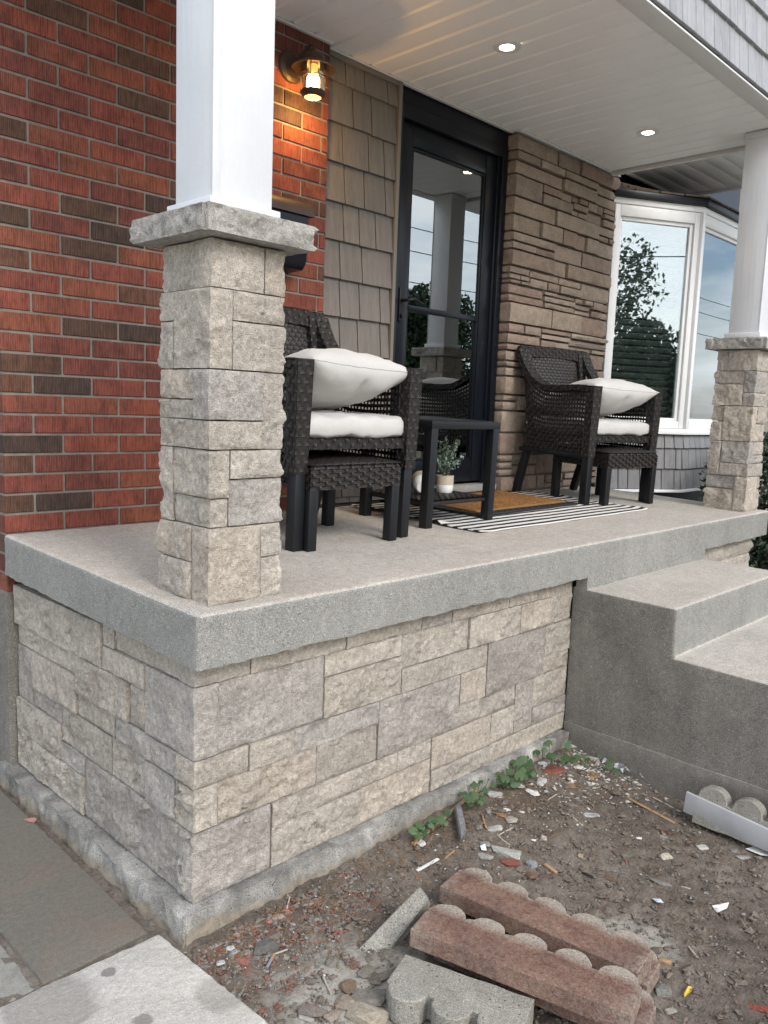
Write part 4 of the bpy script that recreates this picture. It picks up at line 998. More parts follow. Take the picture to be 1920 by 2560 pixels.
def chair(label, loc, rz):
    t = thing('wicker_chair', label, 'chair', loc, rz, 'dark wicker porch armchairs', rx=math.atan(K))
    HX = .274
    for s in (-1, 1):
        x = s*HX
        wbar('front_post', [(x, .032, .655), (x, .032, .45), (x, .032, .268)], (1, 0, 0), .078, .058, t, taper=(1, .82))
        wbar('arm', [(x+s*.006*i/6, y+.03, z-.005) for i, (y, z) in enumerate(ARM)], (1, 0, 0), .080, .034, t)
        P = (lambda x_: (lambda u, v: Vector((x_+.006*s*math.sin(PI*u), .05+u*.475, .285+v*(armz(.02+u*.475)-.012-.285)))))(x)
        wick('side_panel', P, 25, 15, t, fu=.60, fv=.52, amp=.003)
        bar('side_rail', (x, .05, .272), (x, .53, .272), .032, .026, M_BLACK, t)
        bar('leg', (x*.985, .036, .27), (x*.985, .036, .0), .047, .044, M_BLACK, t, bev=.004); bar('leg', (x*.97, .49, .285), (x*.95, .565, .0), .040, .040, M_BLACK, t, bev=.004)
        wbar('back_stile', [(s*.235, .49, .40), (s*.235, .54, .62), (s*.235, .585, .855)], (1, 0, 0), .062, .030, t)
        lathe('foot_glide', [(0, -.004), (.014, -.004), (.015, .004), (0, .004)], M_RUBBER, t, 12, loc=(x*.985, .036, 0))
    wbar('top_rail', [(-.30, .588, .838), (0, .594, .845), (.30, .588, .838)], (0, .25, .97), .072, .034, t)
    wbar('front_rail', [(-.25, .036, .368), (.25, .036, .368)], (0, 0, 1), .044, .034, t)
    wick('backrest', lambda u, v: Vector((-.205+.41*u, .500+.085*v-.012*math.sin(PI*u), .42+.395*v)), 24, 22, t, fu=.72, fv=.72, amp=.003)
    wick('lower_back_panel', lambda u, v: Vector((-.25+.5*u, .52, .285+.13*v)), 26, 6, t, fu=.6, fv=.52, amp=.003)
    bar('rear_rail', (-.28, .53, .272), (.28, .53, .272), .03, .026, M_BLACK, t)
    box('seat_deck', (-.25, .25, .05, .52, .360, .382), M_WICKCORE, t)
    return t
def ottoman(label, loc, rz):
    t = thing('wicker_ottoman', label, 'ottoman', loc, rz, 'wicker ottomans pushed under the chairs', rx=math.atan(K))
    w, d, z0, z1 = .225, .20, .212, .298
    def ring(v):
        pts = [(-w, -d), (w, -d), (w, d), (-w, d)]; s = (v % 1)*4; i = int(s) % 4; f = s-int(s); a, b = pts[i], pts[(i+1) % 4]
        x, y = a[0]+(b[0]-a[0])*f, a[1]+(b[1]-a[1])*f; r = .03
        return x*(1-.0), y
    wick('side_weave', lambda u, v: Vector((*[c*(1-.05*max(0, u-.8)/.2) for c in ring(v)], z0+(z1-z0)*u)), 6, 60, t, fu=.34, fv=.82, amp=.0024, closed_v=True, samp=3, ridge=True, dom='v')
    wick('seat_weave', lambda u, v: Vector((-w+2*w*u, -d+2*d*v, z1+.022*math.sin(PI*min(max(u, .0), 1))**.5*math.sin(PI*min(max(v, 0), 1))**.5)), 22, 22, t, fu=.95, fv=.40, amp=.0028, samp=3, ridge=True, dom='u')
    box('body_core', (-w+.006, w-.006, -d+.006, d-.006, z0+.004, z1-.006), M_WICKCORE, t, bev=.01)
    for sx in (-1, 1):
        for sy in (-1, 1): bar('leg', (sx*(w-.022), sy*(d-.022), z0+.01), (sx*(w-.022), sy*(d-.022), 0), .040, .040, M_BLACK, t, bev=.003)
    return t
# cushions
def cushion(name, label, cat, parent_loc, rot, w, d, h, mode, seed, group=None):
    """box cushion (mode 'seat') or pinched pillow (mode 'pillow')"""
    n = 30 if mode == 'pillow' else 26; vs_, fs = [], []; sd_ = Vector((seed*3.3, seed*1.7, 0))
    def hgt(u, v, sg):
        if mode == 'seat':
            e = (1-abs(u)**16)*(1-abs(v)**16); b = h/2*(max(e, 0)**.22)*(.90+.16*(1-u*u)*(1-v*v))
        else:
            e = (1-abs(u)**2.6)*(1-abs(v)**2.6); b = h/2*(max(e, 0)**.47)
        wr = .009*noise.noise(Vector((u*3, v*3, sg*2))+sd_)*min(1, e*3)+.005*noise.noise(Vector((u*6, v*9, sg*5))+sd_)*min(1, e*4)+.010*noise.noise(Vector((u*13, v*2.2, sg*5))+sd_)*min(1, e*6)*max(0, 1-1.6*e)
        if mode == 'pillow' and sg < 0: wr -= .030*math.exp(-((u-.08-.2*(v+1))/.045)**2)*max(0, -v)*min(1, e*2.5)
        return sg*b+wr*sg
    for sg in (1, -1):
        b = len(vs_)
        for j in range(n+1):
            for i in range(n+1):
                u = math.sin((i/n*2-1)*PI/2); v = math.sin((j/n*2-1)*PI/2)
                if mode == 'pillow':   # sides pulled in between the pinched corners
                    x = u*(w/2)*(1-.075*(1-v*v)); y = v*(d/2)*(1-.075*(1-u*u))
                else:
                    x = u*(w/2)*(1-.012*(1-v*v)); y = v*(d/2)*(1-.012*(1-u*u))
                edge = i in (0, n) or j in (0, n)
                z = 0 if edge else hgt(u, v, sg)
                pk = .0022*noise.noise(Vector((x*70, y*70, 1))+sd_) if edge else 0
                vs_.append((x, y, z+pk))
        for j in range(n):
            for i in range(n):
                a = b+j*(n+1)+i; q = (a, a+1, a+n+2, a+n+1); fs.append(q if sg > 0 else q[::-1])
    t = thing(name, label, cat, parent_loc, 0, group); t.rotation_euler = rot
    bm = bmesh.new(); bv = [bm.verts.new(v) for v in vs_]
    for f in fs: bm.faces.new([bv[i] for i in f])
    bmesh.ops.remove_doubles(bm, verts=bm.verts[:], dist=.0004); bmesh.ops.recalc_face_normals(bm, faces=bm.faces[:])
    bm_obj('cover', bm, M_FABRIC, t, smooth=True)
    rim = [vs_[i] for i in range(n+1)]+[vs_[(j)*(n+1)+n] for j in range(1, n+1)]+[vs_[n*(n+1)+i] for i in range(n-1, -1, -1)]+[vs_[j*(n+1)] for j in range(n-1, 0, -1)]
    if mode == 'pillow': tube('piping', rim, .0026, M_FABRIC, t, 6, closed=True)
    else:
        for zz in (.40,): pass
    return t
CLX, CLY = .974, .462; CRX, CRY, CRR = 3.150, .575, -.16
chair('dark wicker armchair next to the near stone pillar, holding white cushions', (CLX, CLY, fz(CLY)), 0)
ottoman('low dark wicker ottoman tucked under the chair near the stone pillar', (.950, .47+.178, fz(.47+.178)), 0)
def loc_in(cx, cy, rz, x, y, z):
    v = Matrix.Rotation(rz, 3, 'Z') @ Vector((x, y, 0)); return (cx+v.x, cy+v.y, fz(cy)+z+K*y)
chair('dark wicker armchair in front of the brown stone pier and bay window', (CRX, CRY, fz(CRY)), CRR)
ottoman('low dark wicker ottoman tucked under the chair before the stone pier', loc_in(CRX, CRY, CRR, .03, .155, 0), CRR)
for (cx, cy, rz, w1, w2, sd_) in ((CLX, CLY, 0, 'chair next to the near stone pillar', 0, 3), (CRX, CRY, CRR, 'chair in front of the brown stone pier', 0, 8)):
    cushion('seat_cushion', 'off-white box seat cushion on the wicker '+w1, 'cushion', loc_in(cx, cy, rz, .006, .275, .428), (math.atan(K), 0, rz), .50, .52, .088, 'seat', sd_, 'off-white seat cushions')
    cushion('back_pillow', 'plump off-white pillow slumped on the wicker '+w1, 'pillow', loc_in(cx, cy, rz, .012, .235, .588), (-.22, .03, rz+(.02 if sd_ == 3 else -.08)), .515, .49, .195, 'pillow', sd_, 'off-white back pillows')
# ------------------------------------------------------------------ side table, pots, rug, mat
tb = thing('side_table', 'small black metal side table beside the near wicker chair', 'side table', (1.700, .765, fz(.765)), 0, rx=math.atan(K))
box('table_top', (-.235, .235, -.205, .205, .420, .452), M_BLACK, tb, bev=.003)
for i in range(6): box('top_slat', (-.215+.072*i, -.147+.072*i, -.19, .19, .4521, .4545), M_BLACK, tb, bev=.001)
for sx in (-1, 1):
    for sy in (-1, 1): box('leg', (sx*.212-.021, sx*.212+.021, sy*.183-.021, sy*.183+.021, 0, .4275), M_BLACK, tb, bev=.003)
wick('shelf', lambda u, v: Vector((-.205+.41*u, -.18+.36*v, .112+.004*math.sin(PI*u))), 22, 20, tb, fu=.96, fv=.96, amp=.003); box('shelf_frame', (-.207, .207, -.182, .182, .092, .108), M_WICKCORE, tb, bev=.004)
TS = fz(.7)+.1145
def potted(name, label, loc, rot, plant):
    t = thing(name, label, 'plant pot', loc); t.rotation_euler = rot
    lathe('pot', [(0, 0), (.030, 0), (.038, .008), (.041, .030), (.0415, .040)], M_POTW, t); lathe('band', [(.0415, .040), (.042, .082), (.038, .083), (.037, .06)], M_POTB, t); lathe('soil', [(0, .07), (.037, .072)], M_DIRT, t)
    if plant:
        random.seed(9); stems = []
        for k in range(26):
            a = random.uniform(0, 6.28); r = random.uniform(.04, .13); h = random.uniform(.09, .20)*(1.25-r*3)
            stems.append([Vector((0, 0, .07)), Vector((math.cos(a)*r*.4, math.sin(a)*r*.4, .07+h*.6)), Vector((math.cos(a)*r, math.sin(a)*r, .07+h))])
        v, f = [], []
        for s_ in stems:
            a, b = tube_data(s_, [.002, .0016, .001], 5); f += [tuple(i+len(v) for i in q) for q in b]; v += a
        data_obj('stems', v, f, M_STEM, t)['kind'] = 'stuff'
        def fn():
            s_ = random.choice(stems); u = random.uniform(.25, 1.02); p = s_[0].lerp(s_[1], min(u*2, 1)) if u < .5 else s_[1].lerp(s_[2], (u-.5)*2); return p+Vector((random.gauss(0, .008), random.gauss(0, .008), random.gauss(0, .008)))
        leaf_cloud('foliage', 620, fn, .012, M_EUC, t, 1.25, 'stuff')
    return t
potted('plant_pot', 'white and beige pot of pale eucalyptus sprigs on the side table shelf', (1.79, .74, TS), (0, 0, 0), True)
potted('plant_pot', 'empty white and beige pot tipped over on the side table shelf', (1.60, .70, TS+.042), (1.25, 0, 2.5), False)
random.seed(13)
def rug():
    x0, x1, y0, y1 = 1.60, 3.09, .375, 1.155; vs_, fs = [], []; nx, ny = 70, 40
    for j in range(ny+1):
        for i in range(nx+1):
            x, y = x0+(x1-x0)*i/nx, y0+(y1-y0)*j/ny
            z = fz(y)+.006+.0018*noise.noise(Vector((x*7, y*7, 0)))
            u = (x-x0); z += .026*math.exp(-(u/.05)**2)*max(0, noise.noise(Vector((y*5, 2, 0)))+.55)*(.3 if y < .6 else 1)
            z += .012*math.exp(-((x1-x)/.03)**2)*max(0, noise.noise(Vector((y*6, 9, 0)))+.2)
            vs_.append((x-2.3+.008*noise.noise(Vector((y*6, x*2, 3))), y-.75+.006*noise.noise(Vector((x*5, 0, 4))), z))
    N_ = len(vs_)
    vs_ += [(x, y, z-.004) for x, y, z in vs_]
    for j in range(ny):
        for i in range(nx): a = j*(nx+1)+i; fs.append((a, a+1, a+nx+2, a+nx+1)); fs.append((a+N_+nx+1, a+N_+nx+2, a+N_+1, a+N_))
    for i in range(nx): fs.append((i+N_, i+N_+1, i+1, i)); a = ny*(nx+1)+i; fs.append((a, a+1, a+1+N_, a+N_))
    for j in range(ny): a = j*(nx+1); fs.append((a, a+nx+1, a+nx+1+N_, a+N_)); a += nx; fs.append((a+N_, a+nx+1+N_, a+nx+1, a))
    tag(data_obj('striped_rug', vs_, fs, M_RUG, loc=(2.3, .75, .001), smooth=True, sharp=50), 'black and white striped rug lying on the porch under the doormat', 'rug')
rug()
mt = thing('doormat', 'brown coir doormat with black rubber border on the striped rug', 'doormat', (2.36, .905, fz(.905)+.0095), .015, rx=math.atan(K))
box('rubber_border', (-.45, .45, -.27, .27, 0, .010), M_RUBBER, mt, bev=.003)
for k in range(16):
    for s in (-1, 1): box('border_scroll', (-.43+.054*k, -.43+.054*k+.04, s*.247-.012, s*.247+.012, .0095, .0145), M_RUBBER, mt, bev=.004)
def coir():
    vs_, fs = [], []; random.seed(3)
    for k in range(9000):
        x, y = random.uniform(-.395, .395), random.uniform(-.215, .215); h = .014+.008*random.random(); a = random.uniform(0, 6.28); w = .0016; dx, dy = math.cos(a)*w, math.sin(a)*w; lx, ly = random.gauss(0, .004), random.gauss(0, .004); b = len(vs_)
        vs_ += [(x-dx, y-dy, .009), (x+dx, y+dy, .009), (x+lx, y+ly, .009+h)]; fs.append((b, b+1, b+2))
    return data_obj('coir_pile', vs_, fs, M_COIR, mt)
coir()['kind'] = 'stuff'; box('coir_base', (-.40, .40, -.22, .22, .009, .018), M_COIR, mt, bev=.003)
# ------------------------------------------------------------------ wall lantern
LX, LYc, LZ = 1.238, D-.125, 0
ln = thing('wall_lantern', 'lit bronze jar wall lantern on the red brick beside the siding', 'wall lamp', (LX, D, 1.93))
lz = lambda z: z-1.93; yy = -.125
lathe('back_plate', [(0, .018), (.045, .018), (.050, .012), (.062, .009), (.066, 0)], M_BRONZE, ln, 32, loc=(-.02, -.001, lz(1.925)), rot=(PI/2, 0, 0))
tube('hook_arm', [(-.012, -.01, lz(1.925)), (-.008, -.05, lz(1.955)), (-.003, -.085, lz(1.985)), (0, -.108, lz(1.992)), (0, yy, lz(1.982)), (0, yy, lz(1.945))], .008, M_BRONZE, ln)
lathe('shade', [(.0, lz(1.950)), (.040, lz(1.948)), (.046, lz(1.942)), (.048, lz(1.920)), (.062, lz(1.914)), (.088, lz(1.902)), (.092, lz(1.897)), (.090, lz(1.894)), (.060, lz(1.906)), (.040, lz(1.912)), (0, lz(1.914))], M_BRONZE, ln, 36, loc=(0, yy, 0))
lathe('glass_jar', [(.047, lz(1.912)), (.048, lz(1.80)), (.0475, lz(1.80)), (.0465, lz(1.912))], M_LGLASS, ln, 32, loc=(0, yy, 0))
lathe('bottom_ring', [(.050, lz(1.806)), (.053, lz(1.798)), (.044, lz(1.784)), (.035, lz(1.781)), (.034, lz(1.786)), (.046, lz(1.800)), (.047, lz(1.806))], M_BRONZE, ln, 32, loc=(0, yy, 0))
tube('guard_ring', [(.055*math.cos(a*PI/12), yy+.055*math.sin(a*PI/12), lz(1.858)) for a in range(24)], .0022, M_BRONZE, ln, 6, closed=True)
for a in (.6, 2.2, 3.8, 5.3): tube('guard_rod', [(.051*math.cos(a), yy+.051*math.sin(a), lz(1.912)), (.054*math.cos(a), yy+.054*math.sin(a), lz(1.858)), (.051*math.cos(a), yy+.051*math.sin(a), lz(1.80))], .0022, M_BRONZE, ln, 6)
bl = lathe('socket', [(0, lz(1.91)), (.017, lz(1.91)), (.018, lz(1.880)), (.020, lz(1.874)), (0, lz(1.872))], M_POTB, ln, 20, loc=(0, yy, 0))
lathe('bulb', [(0, lz(1.872)), (.018, lz(1.870)), (.027, lz(1.855)), (.029, lz(1.835)), (.026, lz(1.815)), (.014, lz(1.803)), (0, lz(1.800))], M_BULB, ln, 24, loc=(0, yy, 0))
l = bpy.data.lights.new('lantern_light', 'POINT'); l.energy = 5.5; l.color = (1, .52, .16); l.shadow_soft_size = .025
lo_ = bpy.data.objects.new('lantern_light', l); link(lo_, ln); lo_.location = (0, yy, lz(1.788))
# ------------------------------------------------------------------ mailbox behind the pillar
mb = thing('mailbox', 'dark brown mailbox with curved lid on the brick, half hidden by the near pillar', 'mailbox', (1.05, D, 1.08))
def extr(name, prof, x0, x1, mat, par, loc=None):
    n = len(prof); v = [(x0, y, z) for y, z in prof]+[(x1, y, z) for y, z in prof]; f = [tuple(range(n)), tuple(range(2*n-1, n-1, -1))]+[((i+1) % n, i, n+i, n+(i+1) % n) for i in range(n)]
    bm = bmesh.new(); b = [bm.verts.new(q) for q in v]
    for q in f: bm.faces.new([b[i] for i in q])
    bmesh.ops.recalc_face_normals(bm, faces=bm.faces[:]); return bm_obj(name, bm, mat, par, smooth=True, sharp=40, loc=loc)
M_MBOX = plain('mailbox_paint', (.030, .019, .014), .5, rv=.02)
extr('lid', [(-.012, .30), (-.06, .295), (-.115, .275), (-.135, .25), (-.138, .222), (-.132, .222), (-.012, .225)], -.19, .205, M_MBOX, mb)
extr('body', [(-.003, .224), (-.125, .221), (-.128, .10), (-.118, .03), (-.095, .005), (-.003, .0)], -.175, .178, M_FRAME, mb)
# ================================================================== LOOSE THINGS ON THE GROUND
# pavers
def paver(label, pts, z1, th, mat, seed):
    bm = bmesh.new(); n = len(pts); cx = sum(p[0] for p in pts)/n; cy = sum(p[1] for p in pts)/n; random.seed(seed)
    out = []
    for i in range(n):
        a, b = Vector((*pts[i], 0)), Vector((*pts[(i+1) % n], 0)); m = max(2, int((b-a).length/.012))
        for k in range(m): p = a.lerp(b, k/m); q = (b-a).normalized(); out.append(p+Vector((-q.y, q.x, 0))*(.0035*noise.fractal(p*30+Vector((seed, 0, 0)), 1, 2, 3)))
    lo_ = [bm.verts.new((p.x-cx, p.y-cy, -th)) for p in out]; up = [bm.verts.new((p.x-cx, p.y-cy, -.004)) for p in out]
    ins = [bm.verts.new(((p.x-cx)*.985, (p.y-cy)*.985, .0015*noise.noise(p*14))) for p in out]; N_ = len(out)
    for i in range(N_): j = (i+1) % N_; bm.faces.new((lo_[i], lo_[j], up[j], up[i])); bm.faces.new((up[i], up[j], ins[j], ins[i]))
    bm.faces.new(ins); bmesh.ops.recalc_face_normals(bm, faces=bm.faces[:]); bmesh.ops.triangulate(bm, faces=[f for f in bm.faces if len(f.verts) > 4])
    return tag(bm_obj('paving_slab', bm, mat, loc=(cx, cy, z1), smooth=True, sharp=35), label, 'paving slab')
ZP = -.872
pp = lambda u, v: tuple(onplane(u, v, 2, ZP)[:2])
a_, b_ = pp(358, 2336), pp(108, 2460)
paver('smooth brown-grey slate paving slab beside the left footing', [(a_[0]+.012, a_[1]), (a_[0]+.030, 1.30), (b_[0]-.0, 1.30), (b_[0], b_[1])], ZP+.002, .045, M_SLATE, 1)
a2, b2 = pp(392, 2336), pp(668, 2562)
paver('pale rough paving slab at the bottom left picture corner', [(a2[0], a2[1]-.012), (b_[0]-.02, b_[1]-.016), (b_[0]-.50, b_[1]-.03), (b_[0]-.50, -1.35), (b2[0]+.015, -1.35), (b2[0], b2[1])], ZP+.010, .05, M_PALEPAVER, 2)
paver('worn grey paving slab at the left picture edge beside the slate slab', [(b_[0]-.014, b_[1]-.004), (b_[0]-.014, 1.30), (b_[0]-.55, 1.30), (b_[0]-.55, b_[1]-.01)], ZP-.006, .04, M_GREYPAVER, 3)
# scalloped edging blocks: local x along, y across (humps at +y), z thickness
def edger(name, label, humps, L, wd, th, mat, parent=None, broken=False, seed=0):
    bm = bmesh.new(); r = L/humps/2; rx = r*.84; ry = min(rx*.86, wd*.36); base = wd-ry; pts = [(0, 0)]+[(L*k/14, 0) for k in range(1, 14)]+[(L, 0), (L, base-.004)]
    for h in range(humps-1, -1, -1):
        c = r+2*r*h
        for k in range(13):
            a = PI*k/12; pts.append((c+math.cos(a)*rx, base+math.sin(a)*ry))
        if h: pts += [(c-rx-.002, base-.006), (c-2*r+rx+.002, base-.006)]
    pts.append((0, base-.004))
    pts = [(x+.0026*noise.noise(Vector((x*50, y*50, seed*7))), y+.0030*noise.noise(Vector((x*50, y*50, seed*7+5)))+.002*noise.noise(Vector((x*14, 3, seed)))) for x, y in pts]
    n = len(pts); lo_ = [bm.verts.new((x, y, 0)) for x, y in pts]; up = [bm.verts.new((x, y, th)) for x, y in pts]
    for i in range(n): j = (i+1) % n; bm.faces.new((lo_[i], lo_[j], up[j], up[i]))
    bm.faces.new(up); bm.faces.new(lo_[::-1]); bmesh.ops.recalc_face_normals(bm, faces=bm.faces[:])
    bmesh.ops.bevel(bm, geom=[e for e in bm.edges if abs(e.verts[0].co.z-e.verts[1].co.z) < 1e-5], offset=.0026, segments=1, affect='EDGES')
    bmesh.ops.triangulate(bm, faces=[f for f in bm.faces if len(f.verts) > 4])
    o = bm_obj(name, bm, mat); return tag(o, label, 'edging block')
cA = lambda x, y: (900+x/2.074, 2060+y/2.074)
def place_edger(o, pa, pb, z, tilt=0, z2=None):
    """straight edge runs through pixels pa (local x=0 end) to pb on the plane of its top face"""
    a = onplane(*pa, 2, z); b = onplane(*pb, 2, z); d = (b-a); yaw_ = math.atan2(d.y, d.x)
    return a, yaw_, d.length
ET = .052
z1 = -.826; a, yw_, L1 = place_edger(None, cA(415, 318), cA(1442, 772), z1)
e1 = edger('edging_block', 'upper of two reddish scalloped edging blocks, the one farther from the grey block', 5, L1, .150, ET, M_EDGER, seed=1); e1.location = a-Vector((0, 0, ET)); e1.rotation_euler = (0, 0, yw_)
e1b = edger('edging_block', 'scalloped edging block lying beneath the farther reddish block', 5, L1*.99, .148, .046, M_EDGER, seed=2); e1b.location = a+Vector((.045, -.012, -ET-.048)); e1b.rotation_euler = (0, 0, yw_)
z2_ = -.804; a, yw2, L2 = place_edger(None, cA(262, 540), cA(1408, 990), z2_)
e2 = edger('edging_block', 'reddish scalloped edging block nearest the grey three-lobed block, top of the pile', 5, L2, .150, ET, M_EDGER, seed=3); e2.location = a-Vector((0, 0, ET)); e2.rotation_euler = (0, 0, yw2)
e2b = edger('edging_block', 'brown scalloped edging block under the nearer reddish block', 5, L2*.97, .148, .05, M_EDGER, seed=4); e2b.location = a+Vector((.062, -.03, -ET-.052)); e2b.rotation_euler = (0, 0, yw2-.05)
a = onplane(*cA(905, 905), 2, -.862); b = onplane(*cA(235, 672), 2, -.862); L3 = (b-a).length
e3 = edger('edging_block', 'grey three-lobed scalloped edging block lying on the dust in front of the pile', 3, L3, .155, .066, M_GREDGER, seed=5)
e3.location = a-Vector((0, 0, .066)); e3.rotation_euler = (0, 0, math.atan2((b-a).y, (b-a).x))
# tilted flat fragment leaning on the pile
random.seed(2)
q = [onplane(*cA(308, 322), 2, -.775), onplane(*cA(352, 385), 2, -.79), onplane(*cA(160, 640), 2, -.905), onplane(*cA(-60, 700), 2, -.925)]
def slab_piece(name, label, cat, quad, th, mat, color=None):
    n_ = (quad[1]-quad[0]).cross(quad[3]-quad[0]).normalized(); n_ = n_ if n_.z > 0 else -n_
    c = sum(quad, Vector())/4; bm = bmesh.new(); up = []; lo_ = []
    m = len(quad)
    for i in range(m):
        for k in range(6):
            p = quad[i].lerp(quad[(i+1) % m], k/6); p = p+(p-c).normalized()*.004*noise.noise(p*60); up.append(bm.verts.new(p-c)); lo_.append(bm.verts.new(p-c-n_*th))
    N_ = len(up)
    for i in range(N_): j = (i+1) % N_; bm.faces.new((lo_[i], lo_[j], up[j], up[i]))
    bm.faces.new(up); bm.faces.new(lo_[::-1]); bmesh.ops.recalc_face_normals(bm, faces=bm.faces[:])
    bmesh.ops.bevel(bm, geom=[e for e in bm.edges if e.calc_face_angle(0) > .8], offset=.003, segments=2, affect='EDGES'); bmesh.ops.triangulate(bm, faces=[f for f in bm.faces if len(f.verts) > 4])
    return tag(bm_obj(name, bm, mat, loc=c, smooth=True, sharp=40, color=color), label, cat)
slab_piece('broken_paver', 'flat grey broken paver leaning against the reddish edging blocks', 'paver fragment', [q[0], q[1], q[2], q[3]], .038, M_GREDGER)
# grey scalloped block and pale strip against the steps
c8 = lambda x, y: (1360+x/2.404, 1240+y/2.404)
e4 = edger('edging_block', 'grey scalloped edging block standing against the dark side of the steps', 5, .60, .145, .05, M_GREDGER, seed=7)
e4.location = (XS-.092, -.562, -.922)
e4.rotation_euler = (PI/2-.15, 0, -PI/2)
e5 = bar('metal_trim', (XS-.128, -.528, -.853), (XS-.150, -1.15, -.900), .012, .078, M_PALEMETAL, bev=.003); tag(e5, 'pale grey straight trim strip in front of the scalloped block by the steps', 'trim strip')
# rubble
def hull(sx, sy, sz, n, seed):
    rnd = random.Random(seed); bm = bmesh.new()
    for i in range(n):
        v = Vector((rnd.gauss(0, 1), rnd.gauss(0, 1), rnd.gauss(0, 1))).normalized(); v = Vector((max(-.75, min(.75, v.x)), max(-.75, min(.75, v.y)), max(-.7, min(.7, v.z))))
        bm.verts.new((v.x*sx, v.y*sy, v.z*sz))
    r = bmesh.ops.convex_hull(bm, input=bm.verts[:]); bmesh.ops.delete(bm, geom=[v for v in bm.verts if not v.link_faces], context='VERTS')
    bmesh.ops.recalc_face_normals(bm, faces=bm.faces[:]); return bm
RED, TAN, GRY, WHT, BRN, DRK = (.22, .085, .062), (.30, .17, .075), (.27, .265, .25), (.66, .65, .62), (.16, .105, .07), (.13, .125, .115)
r4 = lambda x, y: (1000+x/3.318, 1780+y/3.318)
r5 = lambda x, y: (480+x/3.19, 2200+y/3.19)
r6 = lambda x, y: (1400+x/3.19, 2000+y/3.19)
